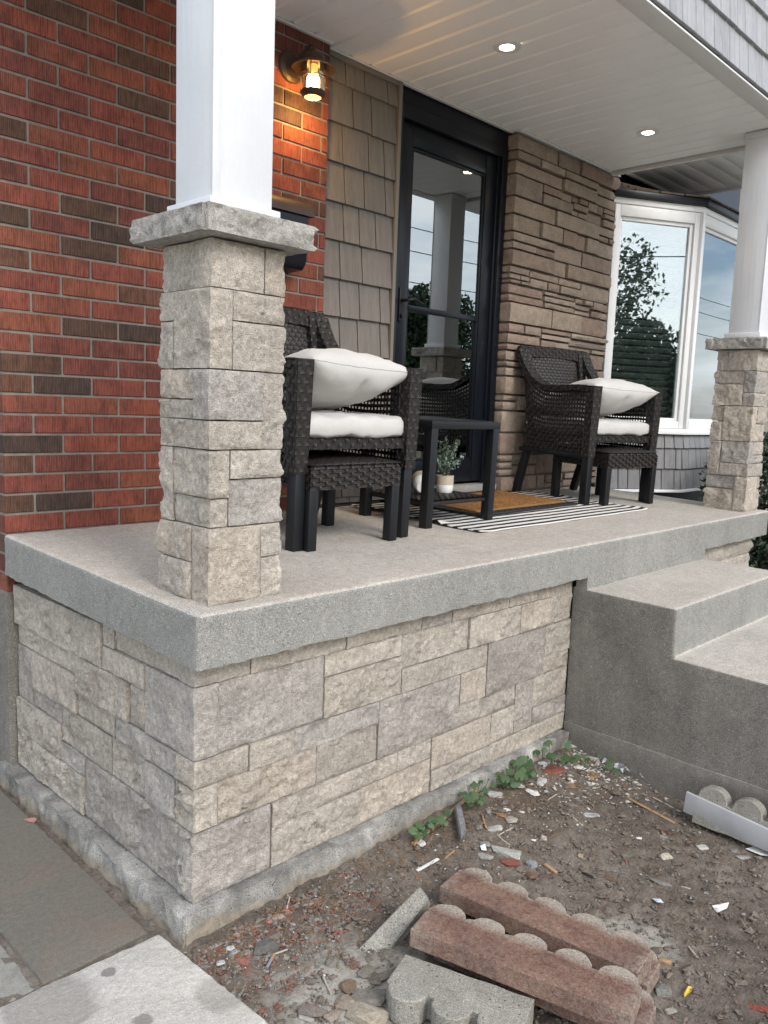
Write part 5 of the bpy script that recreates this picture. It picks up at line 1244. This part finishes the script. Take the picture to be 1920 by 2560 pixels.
RUB = [(r4, 1270, 490, 52, .7, .4, RED, 'brick shard', 'red brick shard with white mortar beside the creeping ivy', None),
 (r4, 1100, 675, 32, .7, .3, WHT, 'foam chip', 'bright white chip below the ivy patch', None),
 (r4, 840, 850, 28, .9, .25, TAN, 'tile chip', 'square tan chip right of the grey slate shard', None), (r4, 1415, 620, 23, .8, .3, TAN, 'tile chip', 'tan chip just below the small white chip near the red shard', None), (r4, 1585, 540, 32, .6, .25, TAN, 'tile chip', 'orange-tan chip right of the red brick shard', None),
 (r4, 1420, 570, 18, .7, .5, WHT, 'stone chip', None, 'white stone chips on the dirt'), (r4, 915, 905, 30, .9, .6, (.36, .33, .28), 'stone', None, 'loose pale stones on the dirt'), (r4, 785, 975, 34, .6, .5, (.42, .41, .38), 'stone', None, 'loose pale stones on the dirt'),
 (r4, 655, 965, 18, .9, .6, GRY, 'stone', None, 'loose grey stones on the dirt'), (r4, 775, 690, 40, .6, .5, (.37, .37, .35), 'mortar lump', 'flat lump of pale mortar under the middle ivy plant', None), (r4, 1165, 590, 38, .7, .5, (.46, .45, .42), 'mortar lump', 'pale mortar lump right of the largest ivy plant', None),
 (r4, 1000, 625, 20, .8, .6, (.40, .37, .33), 'stone', None, 'loose pale stones on the dirt'), (r4, 730, 825, 20, .7, .5, GRY, 'stone', None, 'loose grey stones on the dirt'), (r4, 1585, 865, 36, .45, .4, (.44, .44, .43), 'stone', None, 'loose pale stones on the dirt'),
 (r4, 1490, 470, 30, .6, .4, WHT, 'stone chip', None, 'white stone chips on the dirt'), (r4, 1540, 320, 34, .3, .3, (.5, .49, .46), 'stone chip', None, 'white stone chips on the dirt'), (r4, 1590, 390, 40, .3, .3, (.5, .49, .46), 'stone chip', None, 'white stone chips on the dirt'), (r4, 1440, 290, 30, .4, .3, (.55, .54, .5), 'stone chip', None, 'white stone chips on the dirt'), (r4, 1190, 370, 24, .5, .4, (.5, .48, .45), 'stone chip', None, 'white stone chips on the dirt'), (r4, 1180, 430, 22, .6, .4, WHT, 'stone chip', None, 'white stone chips on the dirt'),
 (r4, 175, 1095, 21, .9, .5, WHT, 'stone chip', None, 'white stone chips on the dirt'), (r4, 1190, 1055, 17, .9, .7, (.45, .42, .37), 'stone', None, 'loose pale stones on the dirt'), (r4, 1000, 840, 18, .6, .5, WHT, 'stone chip', None, 'white stone chips on the dirt'), (r4, 885, 820, 20, .5, .4, WHT, 'stone chip', None, 'white stone chips on the dirt'),
 (cA, 755, 150, 68, .45, .4, (.36, .36, .33), 'concrete chunk', 'pale flat concrete chunk behind the far reddish edging block', None), (cA, 780, 212, 46, .6, .5, RED, 'brick shard', 'dull red brick shard between concrete chunk and edging block', None), (cA, 892, 218, 26, .9, .8, (.30, .31, .31), 'stone', 'round grey stone behind the far edging block', None), (cA, 893, 275, 28, .8, .7, BRN, 'stone', 'brown stone touching the far edging block', None), (cA, 957, 282, 42, .45, .4, (.15, .10, .09), 'stone', 'long dark stone behind the far edging block', None), (cA, 650, 110, 24, .8, .6, GRY, 'stone', None, 'loose grey stones on the dirt'), (cA, 645, 172, 40, .5, .3, (.33, .33, .30), 'stone', None, 'loose grey stones on the dirt'),
 (r6, 245, 130, 34, .55, .4, (.46, .46, .45), 'stone', None, 'loose pale stones on the dirt'), (r6, 175, 460, 18, .8, .8, (.36, .30, .2), 'stone', None, 'loose tan stones on the dirt'), (r6, 1140, 388, 27, .65, .5, (.5, .49, .44), 'stone', None, 'loose pale stones on the dirt'), (r6, 845, 460, 30, .6, .5, (.45, .41, .33), 'stone', None, 'loose tan stones on the dirt'), (r6, 1395, 415, 20, .6, .5, GRY, 'stone', None, 'loose grey stones on the dirt'), (r6, 1460, 465, 36, .35, .3, GRY, 'stone', None, 'loose grey stones on the dirt'),
 (r6, 820, 1530, 46, .75, .4, (.25, .24, .21), 'stone', 'angular grey stone in front of the right ends of the edging blocks', None), (r6, 880, 1690, 24, .6, .4, (.33, .31, .26), 'stone', None, 'loose tan stones on the dirt'), (r6, 390, 632, 26, .5, .4, BRN, 'brick shard', None, 'small brown shards on the dirt'), (r6, 800, 668, 50, .25, .2, (.2, .19, .17), 'stone', None, 'small brown shards on the dirt'), (r6, 1600, 1675, 50, .4, .2, (.26, .07, .055), 'brick shard', 'flat red shard at the lower right picture edge', None), (r6, 815, 262, 30, .4, .2, (.14, .06, .045), 'brick shard', None, 'small brown shards on the dirt'), (r6, 830, 300, 18, .6, .4, GRY, 'stone', None, 'loose grey stones on the dirt'), (r6, 630, 310, 15, .5, .3, WHT, 'stone chip', None, 'white stone chips on the dirt'),
 (r5, 595, 555, 60, .75, .5, DRK, 'mortar lump', 'dark grey mortar lump near the footing corner', None), (r5, 1240, 865, 36, 1, .8, (.17, .12, .085), 'stone', 'brown rounded stone in the pale dust patch', None), (r5, 1215, 1010, 44, .9, .8, (.24, .2, .155), 'stone', 'mottled tan stone below the brown stone in the dust', None), (r5, 1410, 965, 84, .55, .4, (.19, .175, .15), 'stone', 'flat dark grey stone left of the three-lobed block', None), (r5, 1400, 1095, 86, .6, .55, (.34, .30, .235), 'stone', 'large tan stone at the bottom edge left of the three-lobed block', None), (r5, 1115, 672, 30, .9, .6, (.22, .2, .17), 'stone', None, 'loose grey stones on the dirt'), (r5, 1285, 692, 26, .8, .5, (.2, .12, .09), 'stone', None, 'small brown shards on the dirt'), (r5, 985, 610, 24, .7, .6, (.2, .19, .17), 'stone', None, 'loose grey stones on the dirt'), (r5, 960, 1060, 60, .5, .3, (.2, .17, .15), 'stone', None, 'loose grey stones on the dirt'), (r5, 1120, 1085, 40, .7, .5, (.28, .24, .19), 'stone', None, 'loose tan stones on the dirt'), (r5, 910, 1110, 34, .5, .3, (.4, .39, .35), 'stone', None, 'loose pale stones on the dirt'), (r5, 1540, 780, 36, .7, .6, (.2, .17, .13), 'stone', None, 'loose grey stones on the dirt'), (r5, 1390, 740, 40, .8, .4, (.2, .185, .15), 'stone', None, 'loose grey stones on the dirt'),
 (r5, 385, 662, 40, .5, .3, (.25, .11, .085), 'brick shard', None, 'red brick chips near the footing corner'), (r5, 375, 615, 20, .8, .4, (.25, .11, .085), 'brick shard', None, 'red brick chips near the footing corner'), (r5, 435, 640, 20, .6, .4, (.3, .1, .07), 'brick shard', None, 'red brick chips near the footing corner'), (r5, 755, 258, 20, .7, .5, (.36, .16, .12), 'brick shard', None, 'red brick chips near the footing corner'), (r5, 680, 305, 30, .5, .4, (.36, .25, .2), 'brick shard', None, 'red brick chips near the footing corner'), (r5, 745, 320, 17, .8, .5, (.25, .11, .085), 'brick shard', None, 'red brick chips near the footing corner'), (r5, 615, 335, 18, .7, .5, (.4, .2, .16), 'brick shard', None, 'red brick chips near the footing corner'), (r5, 485, 415, 15, .7, .5, (.25, .11, .085), 'brick shard', None, 'red brick chips near the footing corner'), (r5, 360, 445, 17, .7, .5, (.36, .14, .1), 'brick shard', None, 'red brick chips near the footing corner'), (r5, 685, 1018, 14, .9, .6, (.25, .11, .085), 'brick shard', None, 'red brick chips near the footing corner'), (r5, 1240, 410, 13, .9, .6, (.25, .11, .085), 'brick shard', None, 'red brick chips near the footing corner'), (r5, 215, 565, 20, .4, .4, (.25, .11, .085), 'brick shard', None, 'red brick chips near the footing corner'), (r5, 230, 672, 20, .8, .6, (.5, .5, .49), 'stone', None, 'loose pale stones on the dirt'), (r5, 430, 590, 24, .7, .5, (.26, .255, .235), 'stone', None, 'loose grey stones on the dirt'), (r5, 305, 555, 20, .8, .6, (.5, .49, .47), 'stone', None, 'loose pale stones on the dirt'), (r5, 335, 585, 18, .7, .5, (.34, .34, .33), 'stone', None, 'loose grey stones on the dirt'), (r5, 520, 620, 18, .7, .5, (.2, .2, .19), 'stone', None, 'loose grey stones on the dirt'), (r5, 800, 360, 15, .4, .4, (.3, .29, .26), 'stone', None, 'loose grey stones on the dirt'), (r5, 905, 385, 28, .3, .3, (.17, .165, .165), 'stone', None, 'loose grey stones on the dirt'),
 (c6, 160, 1685, 28, .5, .4, (.36, .2, .16), 'brick shard', 'pinkish shard on the slate slab beside the left footing', None)]
MARKS = [('red brick shard', 1383, 1928), ('slate shard', 1151, 2072), ('white triangular scrap', 1800, 2274), ('curled yellow leaf', 1720, 2489), ('cigarette butt', 677, 2408), ('dark mortar lump', 667, 2374), ('large tan stone', 919, 2543), ('brown rounded stone', 869, 2471),
 ('pale concrete chunk', 1264, 2132), ('white plastic strip', 1069, 2166), ('plastic wrapper', 1560, 1922), ('torn paper scrap', 1902, 2132), ('tan lath by the steps', 1629, 2031), ('flat mortar lump', 1234, 1988), ('largest ivy patch', 1295, 1925), ('middle ivy plant', 1190, 1985), ('orange wood chip', 1662, 2409), ('pale blue scrap', 1645, 2257), ('leaning broken paver', 960, 2260), ('pale paving slab', 560, 2440), ('square tan chip', 1253, 2036), ('bright white chip', 1331, 1983), ('grey angular stone', 1657, 2480)]
USED = set()
def near_label(head, u, v):
    """describe a small piece by the landmark it lies next to in the picture"""
    for nm, mu, mv in sorted(MARKS, key=lambda m: (m[1]-u)**2+((m[2]-v)*1.3)**2):
        du, dv = u-mu, v-mv
        if abs(du)+abs(dv) < 12: continue
        d = ('right of' if du > 0 else 'left of') if abs(du) > abs(dv)*1.2 else ('in front of' if dv > 0 else 'behind')
        lb = head+' lying '+('just ' if du*du+dv*dv < 2500 else '')+d+' the '+nm
        if lb not in USED: USED.add(lb); return lb
    return head+' on the bare dirt'
GL = {'white stone chips on the dirt': 'small white stone chip', 'loose pale stones on the dirt': 'small pale grey stone', 'loose grey stones on the dirt': 'small dull grey stone', 'loose tan stones on the dirt': 'small tan stone', 'small brown shards on the dirt': 'small brown shard', 'red brick chips near the footing corner': 'small red brick chip'}
for i, (tf, x, y, px, ar, hr, col, kn, lb, gp) in enumerate(RUB):
    p = on_dirt(*tf(x, y))
    if tf is c6: p = onplane(*tf(x, y), 2, ZP)
    sz = px*(p-CAM).length/CF*.68; rnd = random.Random(i)
    zz_ = max(sz*hr*.55, .004)
    bm = hull(sz, sz*max(ar, .3), zz_, 22, i)
    o = bm_obj(kn.replace(' ', '_'), bm, M_RUBBLE, loc=p+Vector((0, 0, zz_*.22+.002)), rot=(rnd.uniform(-.15, .15), rnd.uniform(-.15, .15), (-.8+rnd.uniform(-.4, .4)) if ar < .7 else rnd.uniform(0, 6)), color=col)
    tag(o, lb or near_label(GL[gp], *tf(x, y)), kn, gp)
# slate shard, sticks, twigs
pa, pb = on_dirt(*r4(465, 850)), on_dirt(*r4(520, 1090)); w_ = Vector((.036, .012, 0))
slab_piece('slate_shard', 'upright dark grey slate shard beside the stick along the footing', 'slate shard', [pa+Vector((0, 0, .035))-w_*.3, pa+w_+Vector((0, 0, .035)), pb+w_*.9+Vector((0, 0, .03)), pb-w_*.55+Vector((0, 0, .03))], .022, M_RUBBLE, color=(.20, .20, .205))
def stick(label, pts, r, mat, name='stick', lift=.006, flat=.5, group=None):
    path = [on_dirt(*q) + Vector((0, 0, lift)) for q in pts]
    return tag(tube(name, path, r, mat, n=6), label, name.replace('_', ' '), group)
def strip(label, p0, p1, w, h, mat, name, lift=.006, group=None):
    a, b = on_dirt(*p0)+Vector((0, 0, lift)), on_dirt(*p1)+Vector((0, 0, lift)); return tag(bar(name, a, b, w, h, mat, bev=.0006), label, name.replace('_', ' '), group)
a, b = Vector((.59, .000, -.842)), Vector((1.16, -.012, -.805))
a, b = on_dirt(*r4(105, 1118))+Vector((0, 0, .008)), on_dirt(*r4(800, 540))+Vector((0, 0, .018))
tag(bar('wood_lath', a, b, .012, .008, M_WOOD, bev=.001), 'long brown wood lath lying along the footing among the ivy', 'wood lath')
strip('thin tan wood lath on the dirt near the side of the steps', r6(548, 0), r6(912, 196), .011, .004, M_WOOD, 'wood_lath')
strip('thin grey stick lying close to the side of the steps', r6(740, -10), r6(960, 105), .005, .004, M_TWIG, 'stick')
strip('white plastic strip left of the far reddish edging block', cA(295, 252), cA(405, 190), .010, .004, M_POTW, 'plastic_strip')
strip('brown splinter beside the white plastic strip', cA(440, 190), cA(490, 145), .006, .004, M_WOOD, 'wood_splinter')
strip('orange wood chip right of the edging block ends', r6(790, 1290), r6(885, 1320), .014, .008, M_WOOD, 'wood_chip')
strip('flat tan wood splinter beside the slate shard', r4(680, 865), r4(715, 975), .006, .003, M_WOOD, 'wood_splinter')
strip('small tan wood chip behind the far edging block', cA(955, 218), cA(1020, 265), .013, .008, M_WOOD, 'wood_chip')
for k, q in enumerate(([r4(805, 1025), r4(850, 1070), r4(910, 1115)], [r4(820, 1030), r4(880, 995), r4(935, 970)], [r4(1340, 845), r4(1410, 860), r4(1510, 950)], [r4(1230, 735), r4(1300, 690)], [r6(15, 115), r6(80, 125), r6(175, 210)], [r6(1025, 1180), r6(1080, 1250)], [r5(635, 610), r5(760, 565)], [r5(1040, 770), r5(1110, 925)], [r6(965, 700), r6(1040, 718)], [r5(755, 240), r5(780, 145)])):
    stick(near_label('thin pale twig', *q[0]), q, .0022, M_TWIG, 'twig', .004, group='pale twigs on the dirt')
# white paper and plastic scraps
def scrap(label, pts, tf, mat, name, lift=.008):
    P_ = [on_dirt(*tf(*q))+Vector((0, 0, lift+.004*(i % 2))) for i, q in enumerate(pts)]; c = sum(P_, Vector())/len(P_); n_ = len(P_)
    vs_ = [p-c for p in P_]+[p-c-Vector((0, 0, .0012)) for p in P_]; fs = [tuple(range(n_)), tuple(range(2*n_-1, n_-1, -1))]+[(i, n_+i, n_+(i+1) % n_, (i+1) % n_) for i in range(n_)]
    bm = bmesh.new(); b = [bm.verts.new(v) for v in vs_]
    for f in fs: bm.faces.new([b[i] for i in f])
    bmesh.ops.recalc_face_normals(bm, faces=bm.faces[:]); return tag(bm_obj(name, bm, mat, loc=c), label, name.replace('_', ' '))
scrap('white triangular plastic scrap in the middle of the right dirt', [(1210, 862), (1345, 845), (1330, 880), (1265, 922), (1250, 915)], r6, M_POTW, 'plastic_scrap')
scrap('torn white paper scrap at the right picture edge', [(1478, 405), (1610, 378), (1700, 400), (1720, 480), (1600, 455)], r6, M_POTW, 'paper_scrap')
scrap('small pale blue plastic scrap behind the edging blocks', [(735, 805), (800, 818), (825, 838), (770, 842)], r6, plain('blue_scrap', (.5, .55, .62), .5), 'plastic_scrap')
scrap('small white square chip behind the far edging block', [(622, 125), (648, 120), (656, 148), (630, 152)], cA, M_POTW, 'plastic_scrap')
M_YEL = plain('yellow_petal', (.62, .42, .05), .6)
for pts, lb in (([(735, 1320), (760, 1345), (775, 1385), (745, 1400), (733, 1370)], 'yellow-green leaf against the right end of the edging block'), ([(985, 1570), (1020, 1520), (1050, 1520), (1045, 1560), (990, 1600)], 'curled yellow leaf on the dirt at the lower right')):
    scrap(lb, pts, r6, M_YEL, 'fallen_leaf', .010)
cg = thing('cigarette_butt', 'grey cigarette butt with tan filter lying by the mortar lump', 'cigarette butt', on_dirt(*r5(630, 665)))
c0, ca, cb = on_dirt(*r5(630, 665)), on_dirt(*r5(595, 722)), on_dirt(*r5(655, 610)); up_ = Vector((0, 0, .007))
tube('paper', [ca-c0+up_, (ca-c0).lerp(cb-c0, .62)+up_], .0042, plain('ash_paper', (.2, .2, .23), .8), cg); tube('filter', [(ca-c0).lerp(cb-c0, .62)+up_, cb-c0+up_], .0044, M_WOOD, cg)
# clear plastic wrapper by the steps
def wrapper():
    q = [on_dirt(*c8(*p_)) for p_ in ((345, 1625), (440, 1560), (610, 1650), (605, 1720), (480, 1690))]; c = sum(q, Vector())/5; vs_, fs = [], []; n = 14
    a, b, c_, d = q[0], q[1], q[2], q[3]
    for j in range(n+1):
        for i in range(n+1):
            u, v = i/n, j/n; p = a.lerp(d, u).lerp(b.lerp(c_, u), v); p = p+Vector((0, 0, .012+.035*abs(noise.noise(Vector((u*4, v*4, 2))))+.012*noise.noise(Vector((u*11, v*9, 5))))); vs_.append(p-c)
    for j in range(n):
        for i in range(n): k = j*(n+1)+i; fs.append((k, k+1, k+n+2, k+n+1))
    tag(data_obj('plastic_wrapper', vs_, fs, M_PLASTIC, loc=c), 'crumpled clear plastic wrapper against the dark side of the steps', 'wrapper')
wrapper()
# creeping ivy along the footing
def ivy_leaf_mesh(seed):
    rnd = random.Random(seed); vs_ = [(0, 0, 0)]; n = 18; fs = []
    for k in range(n):
        a = -PI/2+.35+(2*PI-.7)*k/(n-1); r = 1+.07*math.cos(k*PI)+.05*rnd.uniform(-1, 1); x, y = math.cos(a)*r*.95, math.sin(a)*r+.25
        vs_.append((x, y, -.16*(x*x+y*y)+.05*abs(x)))
    for k in range(1, n): fs.append((0, k, k+1))
    me = bpy.data.meshes.new('leaf'); me.from_pydata(vs_, [], fs); me.update(); me.polygons.foreach_set('use_smooth', [True]*len(me.polygons)); me.materials.append(M_IVY); return me
LM = [ivy_leaf_mesh(i) for i in range(3)]
IVY = [('small ivy plant nearest the footing corner, below the lath', [(120, 985, 60), (175, 945, 60), (165, 1025, 55), (205, 985, 45), (150, 950, 40)]), ('ivy sprig right above the wood lath, second from the footing corner', [(265, 910, 70), (330, 880, 65), (378, 835, 55), (300, 905, 45), (250, 930, 40)]),
 ('middle ivy plant beside the flat mortar lump', [(525, 665, 55), (560, 725, 60), (630, 620, 55), (635, 690, 55), (715, 640, 45), (690, 730, 45), (640, 750, 45), (590, 760, 40), (670, 585, 35), (600, 690, 40)]), ('largest ivy patch on the footing ledge left of the red brick shard', [(835, 550, 75), (905, 480, 60), (970, 440, 70), (1010, 395, 60), (1095, 515, 80), (990, 540, 70), (915, 565, 50), (1030, 350, 50), (1065, 400, 60), (950, 590, 50), (890, 600, 50), (1050, 460, 70), (850, 510, 40), (940, 410, 40)]),
 ('two bright ivy leaves at the end of the footing ledge', [(1240, 265, 50), (1195, 315, 40), (1130, 340, 50), (1400, 275, 45)]), ('ivy sprig among white chips by the foot of the steps', [(1255, 370, 60), (1365, 385, 60), (1460, 380, 50), (1550, 400, 40), (1410, 400, 45), (1290, 350, 40)]), ('single ivy leaves beside the plastic wrapper at the steps', [(1180+485, 350, 45), (1000+742, 455, 50), (1000+795, 500, 45), (1000+935, 475, 40)])]
random.seed(4)
for lb, lv in IVY:
    base = on_dirt(*r4(lv[0][0], lv[0][1])); t = thing('ivy_plant', lb, 'plant', base, group='creeping ivy along the footing'); prev = None
    for x, y, s in lv+[(x_+random.gauss(0, 30), y_+random.gauss(0, 22), s_*random.uniform(.4, .85)) for x_, y_, s_ in lv]:
        p = on_dirt(*r4(x, y)); p.z = max(p.z, dirt_z(p.x, p.y)); h = random.uniform(.022, .045)
        if p.y > -.005: p.y = -.005-random.random()*.01; h += .02
        d = ray(*r4(x, y)); p = CAM+d*((p.z+h-CAM.z)/d.z)
        sc = s/3.318*(p-CAM).length/CF*.62
        tocam = (CAM-p).normalized(); n_ = (Vector((0, 0, 1))*.8+tocam*.7+Vector((random.gauss(0, .25), random.gauss(0, .25), 0))).normalized()
        o = mobj('leaf', random.choice(LM), None, t, loc=p-base); o.rotation_euler = (Matrix.Rotation(random.uniform(0, 6.28), 4, n_) @ n_.to_track_quat('Z', 'Y').to_matrix().to_4x4()).to_euler(); o.scale = (sc, sc, sc)
        tube('stalk', [p-base, (p-base)*.75+Vector((0, 0, -h*.9))], .0012, M_STEM, t, 5)
# gravel, clods and fibres
def pebbles(name, label, n, s0, s1, col, seed, area, flat=.6, mat=M_RUBBLE):
    rnd = random.Random(seed); vs_, fs = [], []
    base = [(1, 0, 0), (-1, 0, 0), (0, 1, 0), (0, -1, 0), (0, 0, 1), (0, 0, -1)]; tri = [(0, 2, 4), (2, 1, 4), (1, 3, 4), (3, 0, 4), (2, 0, 5), (1, 2, 5), (3, 1, 5), (0, 3, 5)]
    c = 0
    while c < n:
        x, y = area(rnd)
        if x > XS-.01 or (x > -.02 and y > .02): continue
        if x < -.02 and (x < -.10 or y < .10): 
            if not (-.10 < x < -.01 and y > -.6): continue
        s = s0*(s1/s0)**(rnd.random()**1.8); z = dirt_z(x, y)+.006*noise.fractal(Vector((x, y, 0))*24, 1, 2, 3); a = rnd.uniform(0, 6.28); ca_, sa_ = math.cos(a), math.sin(a); k = rnd.uniform(.5, 1); b = len(vs_)
        for v in base:
            px_, py_, pz_ = v[0]*s+rnd.gauss(0, s*.25), v[1]*s*k+rnd.gauss(0, s*.25), v[2]*s*flat+rnd.gauss(0, s*.15); vs_.append((x+px_*ca_-py_*sa_, y+px_*sa_+py_*ca_, z+pz_+s*.25))
        fs += [tuple(i+b for i in t_) for t_ in tri]; c += 1
    tag(data_obj(name, vs_, fs, mat, color=col), label, 'gravel', kind='stuff')
nearwall = lambda r: (r.uniform(-.02, 1.83), -abs(r.gauss(0, .28)))
allover = lambda r: (r.uniform(-.08, 1.83), r.uniform(-1.25, .02))
corner = lambda r: (r.uniform(-.05, .55), -abs(r.gauss(0, .13))-.01)
stepcorner = lambda r: (1.83-abs(r.gauss(0, .18)), -abs(r.gauss(0, .16))-.01)
pebbles('soil_crumbs', 'dark brown soil crumbs scattered over the bare dirt', 15000, .0016, .008, (.16, .134, .108), 1, allover)
pebbles('soil_clods', 'brown clods of soil on the bare dirt', 2600, .003, .011, (.19, .16, .13), 2, allover)
pebbles('soil_clods', 'larger half-buried clods of dry soil on the bare dirt', 900, .008, .020, (.175, .147, .12), 12, allover, .45)
pebbles('grey_gravel', 'fine grey gravel scattered over the dirt', 2600, .0018, .007, (.27, .26, .24), 3, allover)
pebbles('white_gravel', 'fine white chips scattered over the dirt', 900, .0016, .0055, (.58, .56, .52), 4, nearwall)
pebbles('white_gravel', 'white mortar chips heaped in the corner by the steps', 650, .003, .012, (.52, .50, .46), 5, stepcorner, .4)
pebbles('red_gravel', 'fine red brick crumbs scattered over the dirt', 800, .0018, .007, (.19, .085, .066), 6, allover)
pebbles('red_gravel', 'red brick crumbs heaped beside the footing corner', 1300, .003, .009, (.22, .105, .082), 7, corner)
pebbles('grey_gravel', 'coarse grey gravel beside the footing corner', 1900, .003, .009, (.22, .205, .185), 8, corner)
def fibres():
    vs_, fs = [], []; rnd = random.Random(6)
    for k in range(1500):
        x, y = (rnd.uniform(-.05, 1.8), -abs(rnd.gauss(0, .12))-.005) if k % 3 else (rnd.uniform(0, 1.8), rnd.uniform(-1.2, 0)); z = dirt_z(x, y)+.004; a = rnd.uniform(0, 6.28); L = rnd.uniform(.008, .035); w = .0008; dx, dy = math.cos(a), math.sin(a); b = len(vs_); l2 = rnd.uniform(0, .008)
        vs_ += [(x-dy*w, y+dx*w, z), (x+dy*w, y-dx*w, z), (x+dx*L+dy*w, y+dy*L-dx*w, z+l2), (x+dx*L-dy*w, y+dy*L+dx*w, z+l2), (x+dx*L/2, y+dy*L/2, z+l2/2+.0014)]
        fs += [(b, b+1, b+4), (b+1, b+2, b+4), (b+2, b+3, b+4), (b+3, b, b+4)]
    tag(data_obj('dry_needles', vs_, fs, plain('dry_needle', (.20, .115, .05), .9, var=.4)), 'dry brown needles and fibres littering the dirt', 'litter', kind='stuff')
fibres()
